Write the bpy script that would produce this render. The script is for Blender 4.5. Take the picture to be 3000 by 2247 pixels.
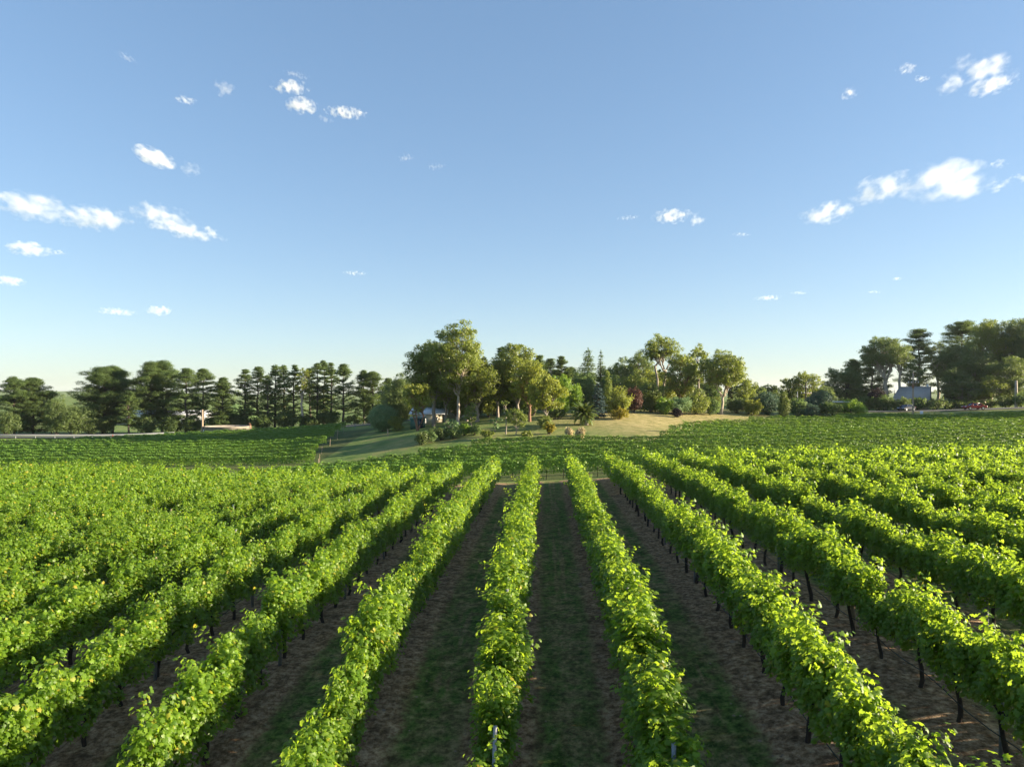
import bpy, math, random
import numpy as np
from mathutils import Vector

S = bpy.context.scene
COL = S.collection
for o in list(bpy.data.objects):
    bpy.data.objects.remove(o)

# ------------------------------------------------------------------ camera, sky, sun, exposure
FPX, CXP, HOR = 2079.0, 1500.0, 1153.0          # lens in photo pixels, image centre column, horizon line
CAM_Z = 8.0
cam_d = bpy.data.cameras.new('camera')
cam_d.sensor_width = 36.0
cam_d.lens = 36.0 * FPX / 3000.0
cam_d.shift_y = (HOR - 1123.5) / 3000.0
cam_d.clip_start = 0.2
cam_d.clip_end = 60000.0
cam = bpy.data.objects.new('camera', cam_d)
cam.location = (0, 0, CAM_Z)
cam.rotation_euler = (math.radians(90), 0, 0)
COL.objects.link(cam)
S.camera = cam

SUN_EL, SUN_AZ = math.radians(14.5), math.radians(91.0)    # azimuth from the view direction towards the right
sun_dir = Vector((math.cos(SUN_EL) * math.sin(SUN_AZ), math.cos(SUN_EL) * math.cos(SUN_AZ), math.sin(SUN_EL)))
W = bpy.data.worlds.new('World')
S.world = W
W.use_nodes = True
wn = W.node_tree
bg = wn.nodes['Background']
sky = wn.nodes.new('ShaderNodeTexSky')
sky.sky_type = 'NISHITA'
sky.sun_disc = False
sky.sun_elevation = SUN_EL
sky.sun_rotation = SUN_AZ
sky.altitude = 400
sky.air_density = 1.0
sky.dust_density = 0.5
sky.ozone_density = 2.2
hsv = wn.nodes.new('ShaderNodeHueSaturation')
hsv.inputs['Saturation'].default_value = 1.12
hsv.inputs['Hue'].default_value = 0.503
tint = wn.nodes.new('ShaderNodeMix')
tint.data_type = 'RGBA'
tint.blend_type = 'MULTIPLY'
tint.inputs[0].default_value = 1.0
tint.inputs[7].default_value = (0.86, 1.0, 1.18, 1)
gam = wn.nodes.new('ShaderNodeGamma')
gam.inputs['Gamma'].default_value = 0.62
wn.links.new(sky.outputs[0], hsv.inputs['Color'])
wn.links.new(hsv.outputs[0], tint.inputs[6])
wn.links.new(tint.outputs[2], gam.inputs[0])
wn.links.new(gam.outputs[0], bg.inputs[0])
bg.inputs[1].default_value = 0.093
sl = bpy.data.lights.new('sun', 'SUN')
sl.energy = 5.0
sl.angle = math.radians(0.5)
sl.color = (1.0, 0.84, 0.60)
so = bpy.data.objects.new('sun', sl)
so.rotation_euler = (-sun_dir).to_track_quat('-Z', 'Y').to_euler()
so.location = (60, 20, 60)
COL.objects.link(so)
S.view_settings.view_transform = 'Standard'
S.view_settings.look = 'None'
S.view_settings.exposure = 1.85
S.view_settings.gamma = 1.0
S.cycles.max_bounces = 9
S.cycles.diffuse_bounces = 3
S.cycles.glossy_bounces = 2
S.cycles.transmission_bounces = 5
S.cycles.transparent_max_bounces = 6
S.cycles.volume_bounces = 6
S.cycles.caustics_reflective = False
S.cycles.caustics_refractive = False

# ------------------------------------------------------------------ helpers
class MB:
    """collects numpy faces and links them as one mesh object"""
    def __init__(s):
        s.v, s.f, s.n = [], [], 0
    def add(s, v, f):
        v = np.asarray(v, np.float32).reshape(-1, 3)
        f = np.asarray(f, np.int64)
        s.v.append(v)
        s.f.append(f + s.n)
        s.n += len(v)
    def mesh(s, name, mat, smooth=False):
        me = bpy.data.meshes.new(name)
        v = np.concatenate(s.v)
        me.vertices.add(len(v))
        me.vertices.foreach_set('co', v.ravel())
        li = np.concatenate([f.ravel() for f in s.f])
        tot = np.concatenate([np.full(len(f), f.shape[1]) for f in s.f])
        st = np.concatenate([[0], np.cumsum(tot)[:-1]])
        me.loops.add(len(li))
        me.loops.foreach_set('vertex_index', li.astype(np.int32))
        me.polygons.add(len(tot))
        me.polygons.foreach_set('loop_start', st.astype(np.int32))
        if smooth:
            me.polygons.foreach_set('use_smooth', np.ones(len(tot), bool))
        me.update(calc_edges=True)
        if mat: me.materials.append(mat)
        return me
    def build(s, name, mat, parent=None, smooth=False):
        return link(name, s.mesh(name, mat, smooth), parent)

def link(name, me, parent=None):
    o = bpy.data.objects.new(name, me)
    COL.objects.link(o)
    if parent is not None: o.parent = parent
    return o

def tag(o, label=None, cat=None, group=None, kind=None):
    if label: o['label'] = label
    if cat: o['category'] = cat
    if group: o['group'] = group
    if kind: o['kind'] = kind
    return o

def thing(name, label, cat, loc=(0, 0, 0), rz=0, group=None):
    o = link(name, None)
    o.empty_display_size = 0.3
    o.location = loc
    o.rotation_euler = (0, 0, rz)
    return tag(o, label, cat, group)

def nrm(a):
    return a / np.maximum(np.linalg.norm(a, axis=-1, keepdims=True), 1e-9)

def box(mb, c, s, rz=0, taper=1.0):
    x, y, z = np.array(s) / 2.0
    v = np.array([(-x, -y, -z), (x, -y, -z), (x, y, -z), (-x, y, -z),
                  (-x * taper, -y * taper, z), (x * taper, -y * taper, z), (x * taper, y * taper, z), (-x * taper, y * taper, z)])
    ca, sa = math.cos(rz), math.sin(rz)
    v = np.stack([v[:, 0] * ca - v[:, 1] * sa, v[:, 0] * sa + v[:, 1] * ca, v[:, 2]], 1) + np.array(c)
    mb.add(v, [(0, 3, 2, 1), (4, 5, 6, 7), (0, 1, 5, 4), (1, 2, 6, 5), (2, 3, 7, 6), (3, 0, 4, 7)])

def tube(mb, pts, rad, n=6, cap=True):
    p = np.asarray(pts, float)
    m = len(p)
    r = np.broadcast_to(np.asarray(rad, float), (m,))
    t = nrm(np.gradient(p, axis=0))
    up = np.where(np.abs(t[:, 2:3]) > 0.9, np.array([[1.0, 0, 0]]), np.array([[0, 0, 1.0]]))
    a = nrm(np.cross(t, up)); b = np.cross(t, a)
    an = np.linspace(0, 2 * np.pi, n, endpoint=False)
    v = p[:, None] + r[:, None, None] * (np.cos(an)[None, :, None] * a[:, None] + np.sin(an)[None, :, None] * b[:, None])
    i, j = np.meshgrid(np.arange(m - 1), np.arange(n), indexing='ij')
    k = (j + 1) % n
    f = np.stack([i * n + j, i * n + k, (i + 1) * n + k, (i + 1) * n + j], -1).reshape(-1, 4)
    mb.add(v.reshape(-1, 3), f)
    if cap:
        q = np.concatenate([v[-1], p[-1:]])
        mb.add(q, [(x, (x + 1) % n, n) for x in range(n)])
        q = np.concatenate([v[0], p[:1]])
        mb.add(q, [((x + 1) % n, x, n) for x in range(n)])

def lathe(mb, prof, n=24, c=(0, 0, 0)):
    p = np.asarray(prof, float)
    an = np.linspace(0, 2 * np.pi, n, endpoint=False)
    v = np.stack([p[:, :1] * np.cos(an), p[:, :1] * np.sin(an), np.repeat(p[:, 1:2], n, 1)], -1) + np.array(c)
    m = len(p)
    i, j = np.meshgrid(np.arange(m - 1), np.arange(n), indexing='ij')
    k = (j + 1) % n
    mb.add(v.reshape(-1, 3), np.stack([i * n + j, i * n + k, (i + 1) * n + k, (i + 1) * n + j], -1).reshape(-1, 4))

def rnd_dirs(rng, n):
    return nrm(rng.normal(size=(n, 3)))

def leaf_quads(mb, rng, pos, nor, size, asp=0.55):
    """one kite shaped leaf spray per position"""
    n = len(pos)
    if n == 0: return
    nor = nrm(nor)
    t = nrm(np.cross(nor, rnd_dirs(rng, n)))
    b = np.cross(nor, t)
    s = (np.broadcast_to(np.asarray(size, float), (n,)) * rng.uniform(0.65, 1.35, n))[:, None]
    v = np.stack([pos - t * s * .5, pos + b * s * asp * .5 + nor * s * .1, pos + t * s * .5, pos - b * s * asp * .5 + nor * s * .1], 1)
    mb.add(v.reshape(-1, 3), np.arange(4 * n).reshape(-1, 4))

# ------------------------------------------------------------------ materials
def newmat(name):
    m = bpy.data.materials.new(name)
    m.use_nodes = True
    nt = m.node_tree
    b = nt.nodes['Principled BSDF']
    return m, nt, b

def N(nt, t, **kw):
    n = nt.nodes.new(t)
    for k, v in kw.items():
        setattr(n, k, v)
    return n

def ramp(nt, fac, stops):
    r = N(nt, 'ShaderNodeValToRGB')
    e = r.color_ramp.elements
    while len(e) < len(stops): e.new(0.5)
    for q, (p, c) in zip(e, stops):
        q.position = p
        q.color = (*c, 1)
    if fac is not None: nt.links.new(fac, r.inputs[0])
    return r

def noise(nt, scale, detail=4, rough=.55, coord=None, out=0):
    n = N(nt, 'ShaderNodeTexNoise')
    n.inputs['Scale'].default_value = scale
    n.inputs['Detail'].default_value = detail
    n.inputs['Roughness'].default_value = rough
    if coord is not None: nt.links.new(coord, n.inputs['Vector'])
    return n.outputs[out]

def math_n(nt, op, a, b=None, clamp=False):
    n = N(nt, 'ShaderNodeMath', operation=op, use_clamp=clamp)
    for i, x in enumerate((a, b)):
        if x is None: continue
        if isinstance(x, (int, float)): n.inputs[i].default_value = x
        else: nt.links.new(x, n.inputs[i])
    return n.outputs[0]

def mixc(nt, fac, a, b, mode='MIX'):
    n = N(nt, 'ShaderNodeMix', data_type='RGBA', blend_type=mode)
    for i, x in ((0, fac), (6, a), (7, b)):
        if isinstance(x, (int, float)): n.inputs[i].default_value = x
        elif isinstance(x, tuple): n.inputs[i].default_value = (*x, 1)
        else: nt.links.new(x, n.inputs[i])
    return n.outputs[2]

def leafmat(name, dark, light, trans, rough=.45, tw=.35, spec=.35, odd=None):
    m, nt, b = newmat(name)
    g = N(nt, 'ShaderNodeNewGeometry')
    oi = N(nt, 'ShaderNodeObjectInfo')
    c = ramp(nt, g.outputs['Random Per Island'], [(0, dark), (.75, light), (.95, tuple(x * 1.2 for x in light)), (1, odd or tuple(x * 1.25 for x in light))]).outputs[0]
    k = math_n(nt, 'ADD', math_n(nt, 'MULTIPLY', oi.outputs['Random'], .3), .85)
    hs = N(nt, 'ShaderNodeHueSaturation')
    nt.links.new(c, hs.inputs['Color']); nt.links.new(k, hs.inputs['Value'])
    nt.links.new(hs.outputs[0], b.inputs['Base Color'])
    b.inputs['Roughness'].default_value = rough
    b.inputs['Specular IOR Level'].default_value = spec
    tr = N(nt, 'ShaderNodeBsdfTranslucent')
    tr.inputs[0].default_value = (*trans, 1)
    mx = N(nt, 'ShaderNodeMixShader')
    mx.inputs[0].default_value = tw
    nt.links.new(b.outputs[0], mx.inputs[1]); nt.links.new(tr.outputs[0], mx.inputs[2])
    nt.links.new(mx.outputs[0], nt.nodes['Material Output'].inputs[0])
    return m

def solid(name, c1, c2=None, rough=.7, scale=3.0, metal=0.0, bump=0.0, spec=.5):
    m, nt, b = newmat(name)
    tc = N(nt, 'ShaderNodeTexCoord').outputs['Object']
    f = noise(nt, scale, 5, .6, tc)
    c = ramp(nt, f, [(.3, c1), (.7, c2 or tuple(x * .8 for x in c1))]).outputs[0]
    nt.links.new(c, b.inputs['Base Color'])
    b.inputs['Roughness'].default_value = rough
    b.inputs['Metallic'].default_value = metal
    b.inputs['Specular IOR Level'].default_value = spec
    if bump:
        bp = N(nt, 'ShaderNodeBump')
        bp.inputs['Strength'].default_value = bump
        bp.inputs['Distance'].default_value = .05
        nt.links.new(noise(nt, scale * 6, 5, .6, tc), bp.inputs['Height'])
        nt.links.new(bp.outputs[0], b.inputs['Normal'])
    return m

M = {}
M['vine_leaf'] = leafmat('vine_leaf', (.052, .110, .010), (.125, .205, .017), (.47, .66, .04), .46, .45, .36, (.34, .27, .03))
M['vine_far'] = leafmat('vine_leaf_far', (0.07, 0.155, 0.02), (0.14, 0.255, 0.034), (0.44, 0.64, 0.05), .5, .22, .35)
M['pine'] = leafmat('pine_needles', (0.038, 0.07, 0.026), (0.092, 0.138, 0.044), (0.22, 0.3, 0.06), .6, .4, .2)
M['gum'] = leafmat('gum_leaves', (0.075, 0.11, 0.022), (0.165, 0.2, 0.04), (0.36, 0.43, 0.06), .45, .4, .4)
M['gum_dark'] = leafmat('dark_gum_leaves', (0.058, 0.096, 0.034), (0.125, 0.17, 0.054), (0.26, 0.34, 0.08), .5, .4, .35)
M['gum_gold'] = leafmat('golden_gum_leaves', (0.105, 0.14, 0.022), (0.21, 0.24, 0.04), (0.44, 0.48, 0.06), .45, .4, .35)
M['green'] = leafmat('bright_leaves', (0.065, 0.14, 0.02), (0.135, 0.22, 0.03), (0.4, 0.58, 0.05), .45, .4, .35)
M['lime'] = leafmat('lime_leaves', (.10, .15, .03), (.17, .22, .05), (.30, .36, .05), .5, .33, .3)
M['yellow'] = leafmat('yellow_leaves', (.15, .15, .015), (.27, .22, .02), (.40, .34, .02), .5, .35, .3)
M['dull'] = leafmat('dull_green_leaves', (0.055, 0.105, 0.036), (0.11, 0.17, 0.058), (0.25, 0.36, 0.08), .55, .4, .25)
M['round'] = leafmat('grey_green_leaves', (0.13, 0.22, 0.09), (0.2, 0.3, 0.13), (0.34, 0.46, 0.14), .6, .2, .25)
M['bluish'] = leafmat('blue_green_leaves', (0.045, 0.1, 0.065), (0.085, 0.15, 0.095), (0.14, 0.22, 0.09), .6, .2, .25)
M['blue'] = leafmat('blue_spruce_needles', (0.04, 0.078, 0.07), (0.08, 0.125, 0.115), (0.08, 0.12, 0.1), .6, .15, .25)
M['purple'] = leafmat('smoke_bush_leaves', (.055, .030, .026), (.115, .058, .040), (.16, .07, .04), .6, .25, .25)
M['darkpurple'] = leafmat('plum_leaves', (.020, .016, .018), (.045, .028, .030), (.06, .03, .02), .6, .2, .25)
M['palm'] = leafmat('palm_fronds', (.055, .090, .020), (.11, .150, .030), (.18, .22, .03), .4, .25, .4)
M['straw'] = leafmat('dry_grass_blades', (0.36, 0.29, 0.15), (0.55, 0.46, 0.26), (0.45, 0.38, 0.2), .7, .25, .2)
M['tuft'] = leafmat('short_grass_blades', (.095, .120, .034), (.190, .210, .070), (.10, .14, .03), .6, .25, .2)
M['bark'] = solid('dark_bark', (.045, .034, .026), (.085, .066, .050), .9, 6, bump=.6)
M['bark_red'] = solid('reddish_bark', (.16, .075, .045), (.26, .14, .09), .85, 4, bump=.4)
M['bark_pale'] = solid('pale_gum_bark', (.46, .38, .30), (.30, .25, .20), .75, 1.2, bump=.2)
M['bark_grey'] = solid('grey_gum_bark', (.20, .17, .14), (.32, .27, .22), .8, 2, bump=.3)
M['vine_bark'] = solid('vine_bark', (.030, .021, .016), (.065, .046, .034), .95, 20, bump=.7)
M['timber'] = solid('weathered_timber', (.26, .19, .13), (.38, .30, .22), .85, 8, bump=.3)
M['galv'] = solid('galvanised_steel', (.30, .31, .32), (.22, .23, .25), .6, 8, metal=.2)
M['hose'] = solid('black_hose', (.012, .012, .014), (.02, .02, .022), .5, 20)
M['concrete'] = solid('stained_concrete', (.34, .30, .25), (.20, .18, .15), .9, .9, bump=.2)
M['rust'] = solid('rusty_steel', (.22, .10, .055), (.30, .16, .09), .8, 5)
M['asphalt'] = solid('asphalt', (.075, .078, .084), (.055, .057, .062), .85, 2)
M['white'] = solid('white_paint', (.75, .76, .78), (.62, .64, .66), .55, 1.5)
M['cream'] = solid('cream_weatherboard', (.62, .55, .42), (.54, .47, .35), .7, 2)
M['slate'] = solid('blue_grey_roof_iron', (.30, .285, .26), (.38, .36, .33), .6, 1.2)
M['greensteel'] = solid('green_shed_steel', (.030, .115, .085), (.045, .14, .10), .5, 1.5)
M['darkroof'] = solid('dark_roof_tiles', (.10, .085, .075), (.14, .12, .105), .8, 3)
M['redcar'] = solid('red_car_paint', (.24, .012, .018), (.21, .010, .016), .22, 1)
M['darkcar'] = solid('dark_blue_car_paint', (.018, .028, .050), (.014, .022, .042), .2, 1)
M['glass'] = solid('dark_glass', (.03, .045, .07), (.02, .03, .05), .06, 1, spec=.9)
M['tyre'] = solid('rubber', (.015, .015, .016), None, .85, 8)
M['rim'] = solid('alloy_wheel', (.55, .56, .58), None, .3, 4, metal=.8)
M['headlamp'] = solid('headlamp_glass', (.75, .77, .8), None, .15, 4)
M['taillamp'] = solid('red_lamp_glass', (.55, .02, .02), None, .2, 4)
M['pink'] = solid('red_brown_paint', (.34, .19, .13), (.26, .15, .11), .75, 4)
M['wire'] = solid('cable', (.10, .10, .11), None, .5, 4)

# ------------------------------------------------------------------ terrain
SLOPE = 0.0463                       # the vine rows run a little to the right of the view axis

def sm(a, b, x):
    t = np.clip((x - a) / (b - a), 0, 1)
    return t * t * (3 - 2 * t)

def drop_near(X, Y):
    Xr = X - SLOPE * Y
    lat = np.where(Xr < 0, 1.32 * np.tanh(-Xr / 22.0), -0.96 * np.tanh(Xr / 16.0))
    near = 0.5 * (np.maximum(0, 19 - np.maximum(Y, 4)) / 5.0) ** 1.5
    near = near * (1 - .75 * sm(1.5, 6, Xr))
    far = 0.0004 * np.maximum(0, Y - 24) ** 2
    return 6.75 + lat + near + far

def y_end(X):
    """where the near block of vines stops"""
    Xr = X - SLOPE * np.minimum(np.abs(X) * 0 + 57, 57)
    return 57.0 + 15.0 * sm(-10, -50, Xr)

CTRL = [  # photo column, distance, metres below the camera
    (1615, 62, 7.6), (1030, 82, 9.2), (1220, 80, 8.3), (1492, 90, 6.9), (1885, 88, 7.0), (2088, 110, 5.75),
    (2441, 120, 5.3), (3000, 120, 5.0), (2350, 66, 6.9), (3000, 66, 6.5), (3400, 66, 6.2), (2700, 92, 6.1),
    (1627, 100, 5.5), (1900, 100, 5.1), (1830, 120, 3.5), (2034, 125, 3.8), (2238, 140, 3.75), (1695, 115, 3.9),
    (1356, 110, 5.3), (1220, 105, 6.0), (1261, 125, 5.4), (1125, 125, 6.4), (1085, 105, 7.6), (950, 100, 8.6),
    (1003, 140, 7.2), (814, 140, 8.0), (0, 130, 8.5), (0, 92, 9.2), (-300, 100, 9.0), (-300, 150, 9.0), (0, 112, 8.9), (400, 112, 8.9), (400, 92, 9.3), (800, 95, 9.2),
    (664, 150, 8.35), (339, 140, 9.0), (136, 165, 9.2), (475, 170, 9.4), (814, 175, 8.6), (1017, 165, 7.4),
    (2671, 150, 4.0), (3000, 150, 3.1), (3300, 150, 2.8), (2671, 178, 4.0), (2305, 160, 3.9), (1500, 180, 3.6), (2900, 190, 3.0),
    (535, 215, 9.6), (100, 215, 9.6), (2000, 220, 3.2), (1000, 220, 6.5), (2800, 225, 3.0), (1450, 140, 3.9), (1300, 150, 5.0), (1700, 140, 3.3), (1950, 150, 3.2)]

def _build_rbf():
    P, D = [], []
    for x, d, q in CTRL:
        P.append(((x - CXP) / FPX * d, d)); D.append(q)
    for X in range(-60, 61, 15):
        for dy in (-9, -2):
            Y = float(y_end(np.array(float(X)))) + dy
            P.append((X, Y)); D.append(float(drop_near(np.array(float(X)), np.array(Y))))
    P, D = np.array(P) / 50.0, np.array(D)
    n = len(P)
    r = np.linalg.norm(P[:, None] - P[None], axis=-1)
    K = np.where(r > 0, r * r * np.log(np.maximum(r, 1e-9)), 0) + np.eye(n) * 0.012
    A = np.zeros((n + 3, n + 3))
    A[:n, :n] = K
    A[:n, n] = 1; A[:n, n + 1:] = P
    A[n, :n] = 1; A[n + 1:, :n] = P.T
    return P, np.linalg.solve(A, np.concatenate([D, np.zeros(3)]))
RP, RW = _build_rbf()

def drop_far(X, Y):
    q = np.stack([np.clip(X, -150, 165), np.clip(Y, 40, 230)], -1) / 50.0
    sh = q.shape[:-1]
    q = q.reshape(-1, 2)
    out = np.empty(len(q))
    for i in range(0, len(q), 20000):
        c = q[i:i + 20000]
        r = np.linalg.norm(c[:, None] - RP[None], axis=-1)
        out[i:i + 20000] = np.where(r > 0, r * r * np.log(np.maximum(r, 1e-9)), 0) @ RW[:len(RP)] + RW[len(RP)] + c @ RW[len(RP) + 1:]
    return np.clip(out, 1.5, 11).reshape(sh)

def terrain(X, Y):
    X = np.asarray(X, float); Y = np.asarray(Y, float)
    X, Y = np.broadcast_arrays(X, Y)
    ye = y_end(X)
    w = sm(ye - 3, ye + 5, Y)
    d = drop_near(np.clip(X, -90, 90), Y) * (1 - w) + drop_far(X, Y) * w
    w2 = sm(225, 330, Y)
    side = sm(-60, 60, X)
    plain = 14.0 * (1 - side) + 5.0 * side
    plain = plain - 12.0 * np.exp(-(((X + 330) / 170) ** 2 + ((Y - 560) / 150) ** 2))
    R = np.hypot(X, Y)
    ridge = sm(1500, 3200, R) * (17 + 9 * np.sin(np.arctan2(X, Y) * 9 + 1) + 5 * np.sin(np.arctan2(X, Y) * 23))
    plain = plain - ridge
    d = d * (1 - w2) + plain * w2
    w3 = sm(170, 330, np.abs(X)) * (1 - w2)
    d = d * (1 - w3) + 9.0 * w3
    return CAM_Z - d

def tz(x, y):
    return float(terrain(np.array(float(x)), np.array(float(y))))

def px(x, d):
    return (x - CXP) / FPX * d

# the near vineyard: rows 3 m apart
ROW0, RS = 2.04, 3.0
def y_top(X):
    """upper edge of the far vineyard"""
    return np.interp(X, [-22, -20, -11, 0, 16, 31, 45, 63, 100, 140], [70, 75, 84, 90, 88, 110, 118, 123, 125, 126])

def ground():
    xs = np.concatenate([-np.geomspace(7000, 170, 26), np.arange(-160, -70, 4), np.arange(-70, -30, 1.2), np.arange(-30, 30, .5), np.arange(30, 70, 1.2), np.arange(70, 165, 4), np.geomspace(170, 7000, 26)])
    ys = np.concatenate([-np.geomspace(7000, 30, 18), [-20, -10, 0, 4], np.arange(6, 62, .5), np.arange(62, 130, 1.2), np.arange(130, 235, 3), np.arange(235, 700, 20), np.geomspace(710, 7000, 40)])
    X, Y = np.meshgrid(xs, ys, indexing='ij')
    Z = terrain(X, Y)
    Xr = X - SLOPE * Y
    ye = y_end(X)
    blk = sm(ye + 5, ye + 1.5, Y)
    t = np.abs((Xr - ROW0 + 1.5) % 3.0 - 1.5)
    Z = Z + blk * sm(.9, .2, t) * .07                               # soil ridge thrown up under the vines
    n, m = X.shape
    i, j = np.meshgrid(np.arange(n - 1), np.arange(m - 1), indexing='ij')
    f = np.stack([i * m + j, (i + 1) * m + j, (i + 1) * m + j + 1, i * m + j + 1], -1).reshape(-1, 4)
    mb = MB()
    mb.add(np.stack([X, Y, Z], -1).reshape(-1, 3), f)
    # zones: red = near vineyard, green = dry grass, blue = far vineyard soil
    dry = np.zeros_like(X)
    def patch(x, y, r, a):
        return a * np.exp(-(((X - x) ** 2 + (Y - y) ** 2) / r ** 2))
    dry += patch(21, 100, 10, .75) + patch(15, 117, 12, 1.0) + patch(30, 122, 12, .9) + patch(-2, 100, 7, .35) + patch(-15, 100, 5, .4) + patch(40, 138, 14, .8)
    dry += patch(-65, 146, 8, .8) + patch(95, 145, 25, .25) + patch(-30, 105, 5, .35)
    far = ((Y > ye + 5) & (Y < y_top(X) + 1) & (X > -22 + 0 * X)).astype(float)
    far = np.maximum(far, ((Y > 85) & (Y < 136) & (X < -25)).astype(float))
    far[Y > 232] = 0
    c = np.stack([blk, np.clip(dry, 0, 1), far, np.ones_like(X)], -1).reshape(-1, 4).astype(np.float32)
    m_, nt, b = newmat('vineyard_ground')
    g = N(nt, 'ShaderNodeNewGeometry').outputs['Position']
    at = N(nt, 'ShaderNodeAttribute', attribute_name='zone')
    sx = N(nt, 'ShaderNodeSeparateXYZ'); nt.links.new(g, sx.inputs[0])
    sc = N(nt, 'ShaderNodeSeparateColor'); nt.links.new(at.outputs['Color'], sc.inputs[0])
    xr = math_n(nt, 'SUBTRACT', sx.outputs[0], math_n(nt, 'MULTIPLY', sx.outputs[1], SLOPE))
    ph = math_n(nt, 'ADD', math_n(nt, 'DIVIDE', xr, RS), .5 - ROW0 / RS + 40)
    tt = math_n(nt, 'MULTIPLY', math_n(nt, 'SUBTRACT', math_n(nt, 'FRACT', ph), .5), RS)
    ta = math_n(nt, 'ABSOLUTE', tt)
    # stretch the wear along the rows
    mp = N(nt, 'ShaderNodeMapping'); mp.inputs['Scale'].default_value = (1, .22, 1); nt.links.new(g, mp.inputs[0])
    wear = noise(nt, .9, 5, .6, mp.outputs[0])
    fine = noise(nt, 7.0, 6, .7, g)
    vfine = noise(nt, 28.0, 4, .7, g)
    mid = noise(nt, 1.7, 5, .65, g)
    soil = ramp(nt, fine, [(.36, (.130, .074, .036)), (.5, (.310, .190, .102)), (.64, (.520, .365, .225))]).outputs[0]
    soil = mixc(nt, math_n(nt, 'GREATER_THAN', vfine, .66), soil, (.46, .35, .24))
    turf = ramp(nt, fine, [(.36, (.040, .068, .013)), (.52, (.112, .165, .034)), (.66, (.210, .235, .070))]).outputs[0]
    thin = ramp(nt, fine, [(.38, (.150, .100, .046)), (.62, (.420, .300, .155))]).outputs[0]
    bare = ramp(nt, math_n(nt, 'ADD', math_n(nt, 'MULTIPLY', mid, .55), math_n(nt, 'MULTIPLY', wear, .45)), [(.46, (0, 0, 0)), (.56, (1, 1, 1))]).outputs[0]
    turf = mixc(nt, math_n(nt, 'MULTIPLY', bare, .7), turf, thin)
    edge = math_n(nt, 'ADD', ta, math_n(nt, 'MULTIPLY', math_n(nt, 'SUBTRACT', math_n(nt, 'ADD', math_n(nt, 'MULTIPLY', mid, .6), math_n(nt, 'MULTIPLY', fine, .4)), .5), 1.5))
    smask = N(nt, 'ShaderNodeMapRange', interpolation_type='SMOOTHSTEP'); nt.links.new(edge, smask.inputs[0])
    smask.inputs[1].default_value = .62; smask.inputs[2].default_value = .95; smask.inputs[3].default_value = 1; smask.inputs[4].default_value = 0
    strip = N(nt, 'ShaderNodeMapRange', interpolation_type='SMOOTHSTEP')                # worn strip near the middle of the aisle
    nt.links.new(math_n(nt, 'ADD', math_n(nt, 'ABSOLUTE', math_n(nt, 'SUBTRACT', ta, 1.36)), math_n(nt, 'MULTIPLY', math_n(nt, 'SUBTRACT', wear, .42), 1.2)), strip.inputs[0])
    strip.inputs[1].default_value = .02; strip.inputs[2].default_value = .14; strip.inputs[3].default_value = .7; strip.inputs[4].default_value = 0
    turf = mixc(nt, strip.outputs[0], turf, thin)
    vine_floor = mixc(nt, smask.outputs[0], turf, soil)
    grass = ramp(nt, noise(nt, .35, 6, .65, g), [(.38, (.080, .145, .034)), (.52, (.140, .205, .052)), (.64, (.215, .215, .080))]).outputs[0]
    dryg = ramp(nt, noise(nt, .8, 6, .7, g), [(.38, (.21, .195, .070)), (.52, (.35, .295, .122)), (.62, (.42, .35, .165)), (.7, (.31, .20, .10))]).outputs[0]
    dmask = math_n(nt, 'ADD', sc.outputs[1], math_n(nt, 'MULTIPLY', math_n(nt, 'SUBTRACT', noise(nt, .25, 5, .6, g), .5), .9), True)
    out = mixc(nt, dmask, grass, dryg)
    out = mixc(nt, math_n(nt, 'MULTIPLY', sc.outputs[2], .75), out, (.060, .075, .024))
    patchy = ramp(nt, noise(nt, 2.6, 5, .7, g), [(.36, (.55, .55, .55)), (.64, (1.3, 1.3, 1.3))]).outputs[0]
    vine_floor = mixc(nt, 1.0, vine_floor, patchy, 'MULTIPLY')
    out = mixc(nt, sc.outputs[0], out, vine_floor)
    nt.links.new(out, b.inputs['Base Color'])
    b.inputs['Roughness'].default_value = .95
    b.inputs['Specular IOR Level'].default_value = .15
    bp = N(nt, 'ShaderNodeBump'); bp.inputs['Strength'].default_value = .8; bp.inputs['Distance'].default_value = .06
    nt.links.new(math_n(nt, 'ADD', fine, math_n(nt, 'MULTIPLY', vfine, .5)), bp.inputs['Height'])
    nt.links.new(bp.outputs[0], b.inputs['Normal'])
    o = mb.build('ground', m_, None, True)
    ca = o.data.color_attributes.new('zone', 'FLOAT_COLOR', 'POINT')
    ca.data.foreach_set('color', c.ravel())
    tag(o, 'rolling vineyard ground of brown soil strips, worn turf and grassy slopes', 'ground', kind='structure')
ground()

def ribbon(name, pts, width, mat, lift, label):
    p = np.array(pts, float)
    k = np.linspace(0, len(p) - 1, 60)
    q = np.stack([np.interp(k, np.arange(len(p)), p[:, i]) for i in (0, 1)], -1)
    for _ in range(3): q[1:-1] = (q[:-2] + q[1:-1] * 2 + q[2:]) / 4
    t = nrm(np.gradient(q, axis=0)); s = np.stack([-t[:, 1], t[:, 0]], -1)
    rows = []
    for u in np.linspace(-1, 1, 7):
        e = q + s * u * width / 2
        rows.append(np.column_stack([e, terrain(e[:, 0], e[:, 1]) + lift]))
    v = np.stack(rows, 1)
    n, m = v.shape[:2]
    i, j = np.meshgrid(np.arange(n - 1), np.arange(m - 1), indexing='ij')
    mb = MB(); mb.add(v.reshape(-1, 3), np.stack([i * m + j, i * m + j + 1, (i + 1) * m + j + 1, (i + 1) * m + j], -1).reshape(-1, 4))
    o = mb.build(name, mat)
    return tag(o, label, 'road', kind='structure')
ribbon('road', [(34, 160), (60, 158), (80, 156), (100, 152), (150, 150), (190, 150)], 6.5, M['asphalt'], .12, 'asphalt road behind the upper vineyard carrying two cars')
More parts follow.
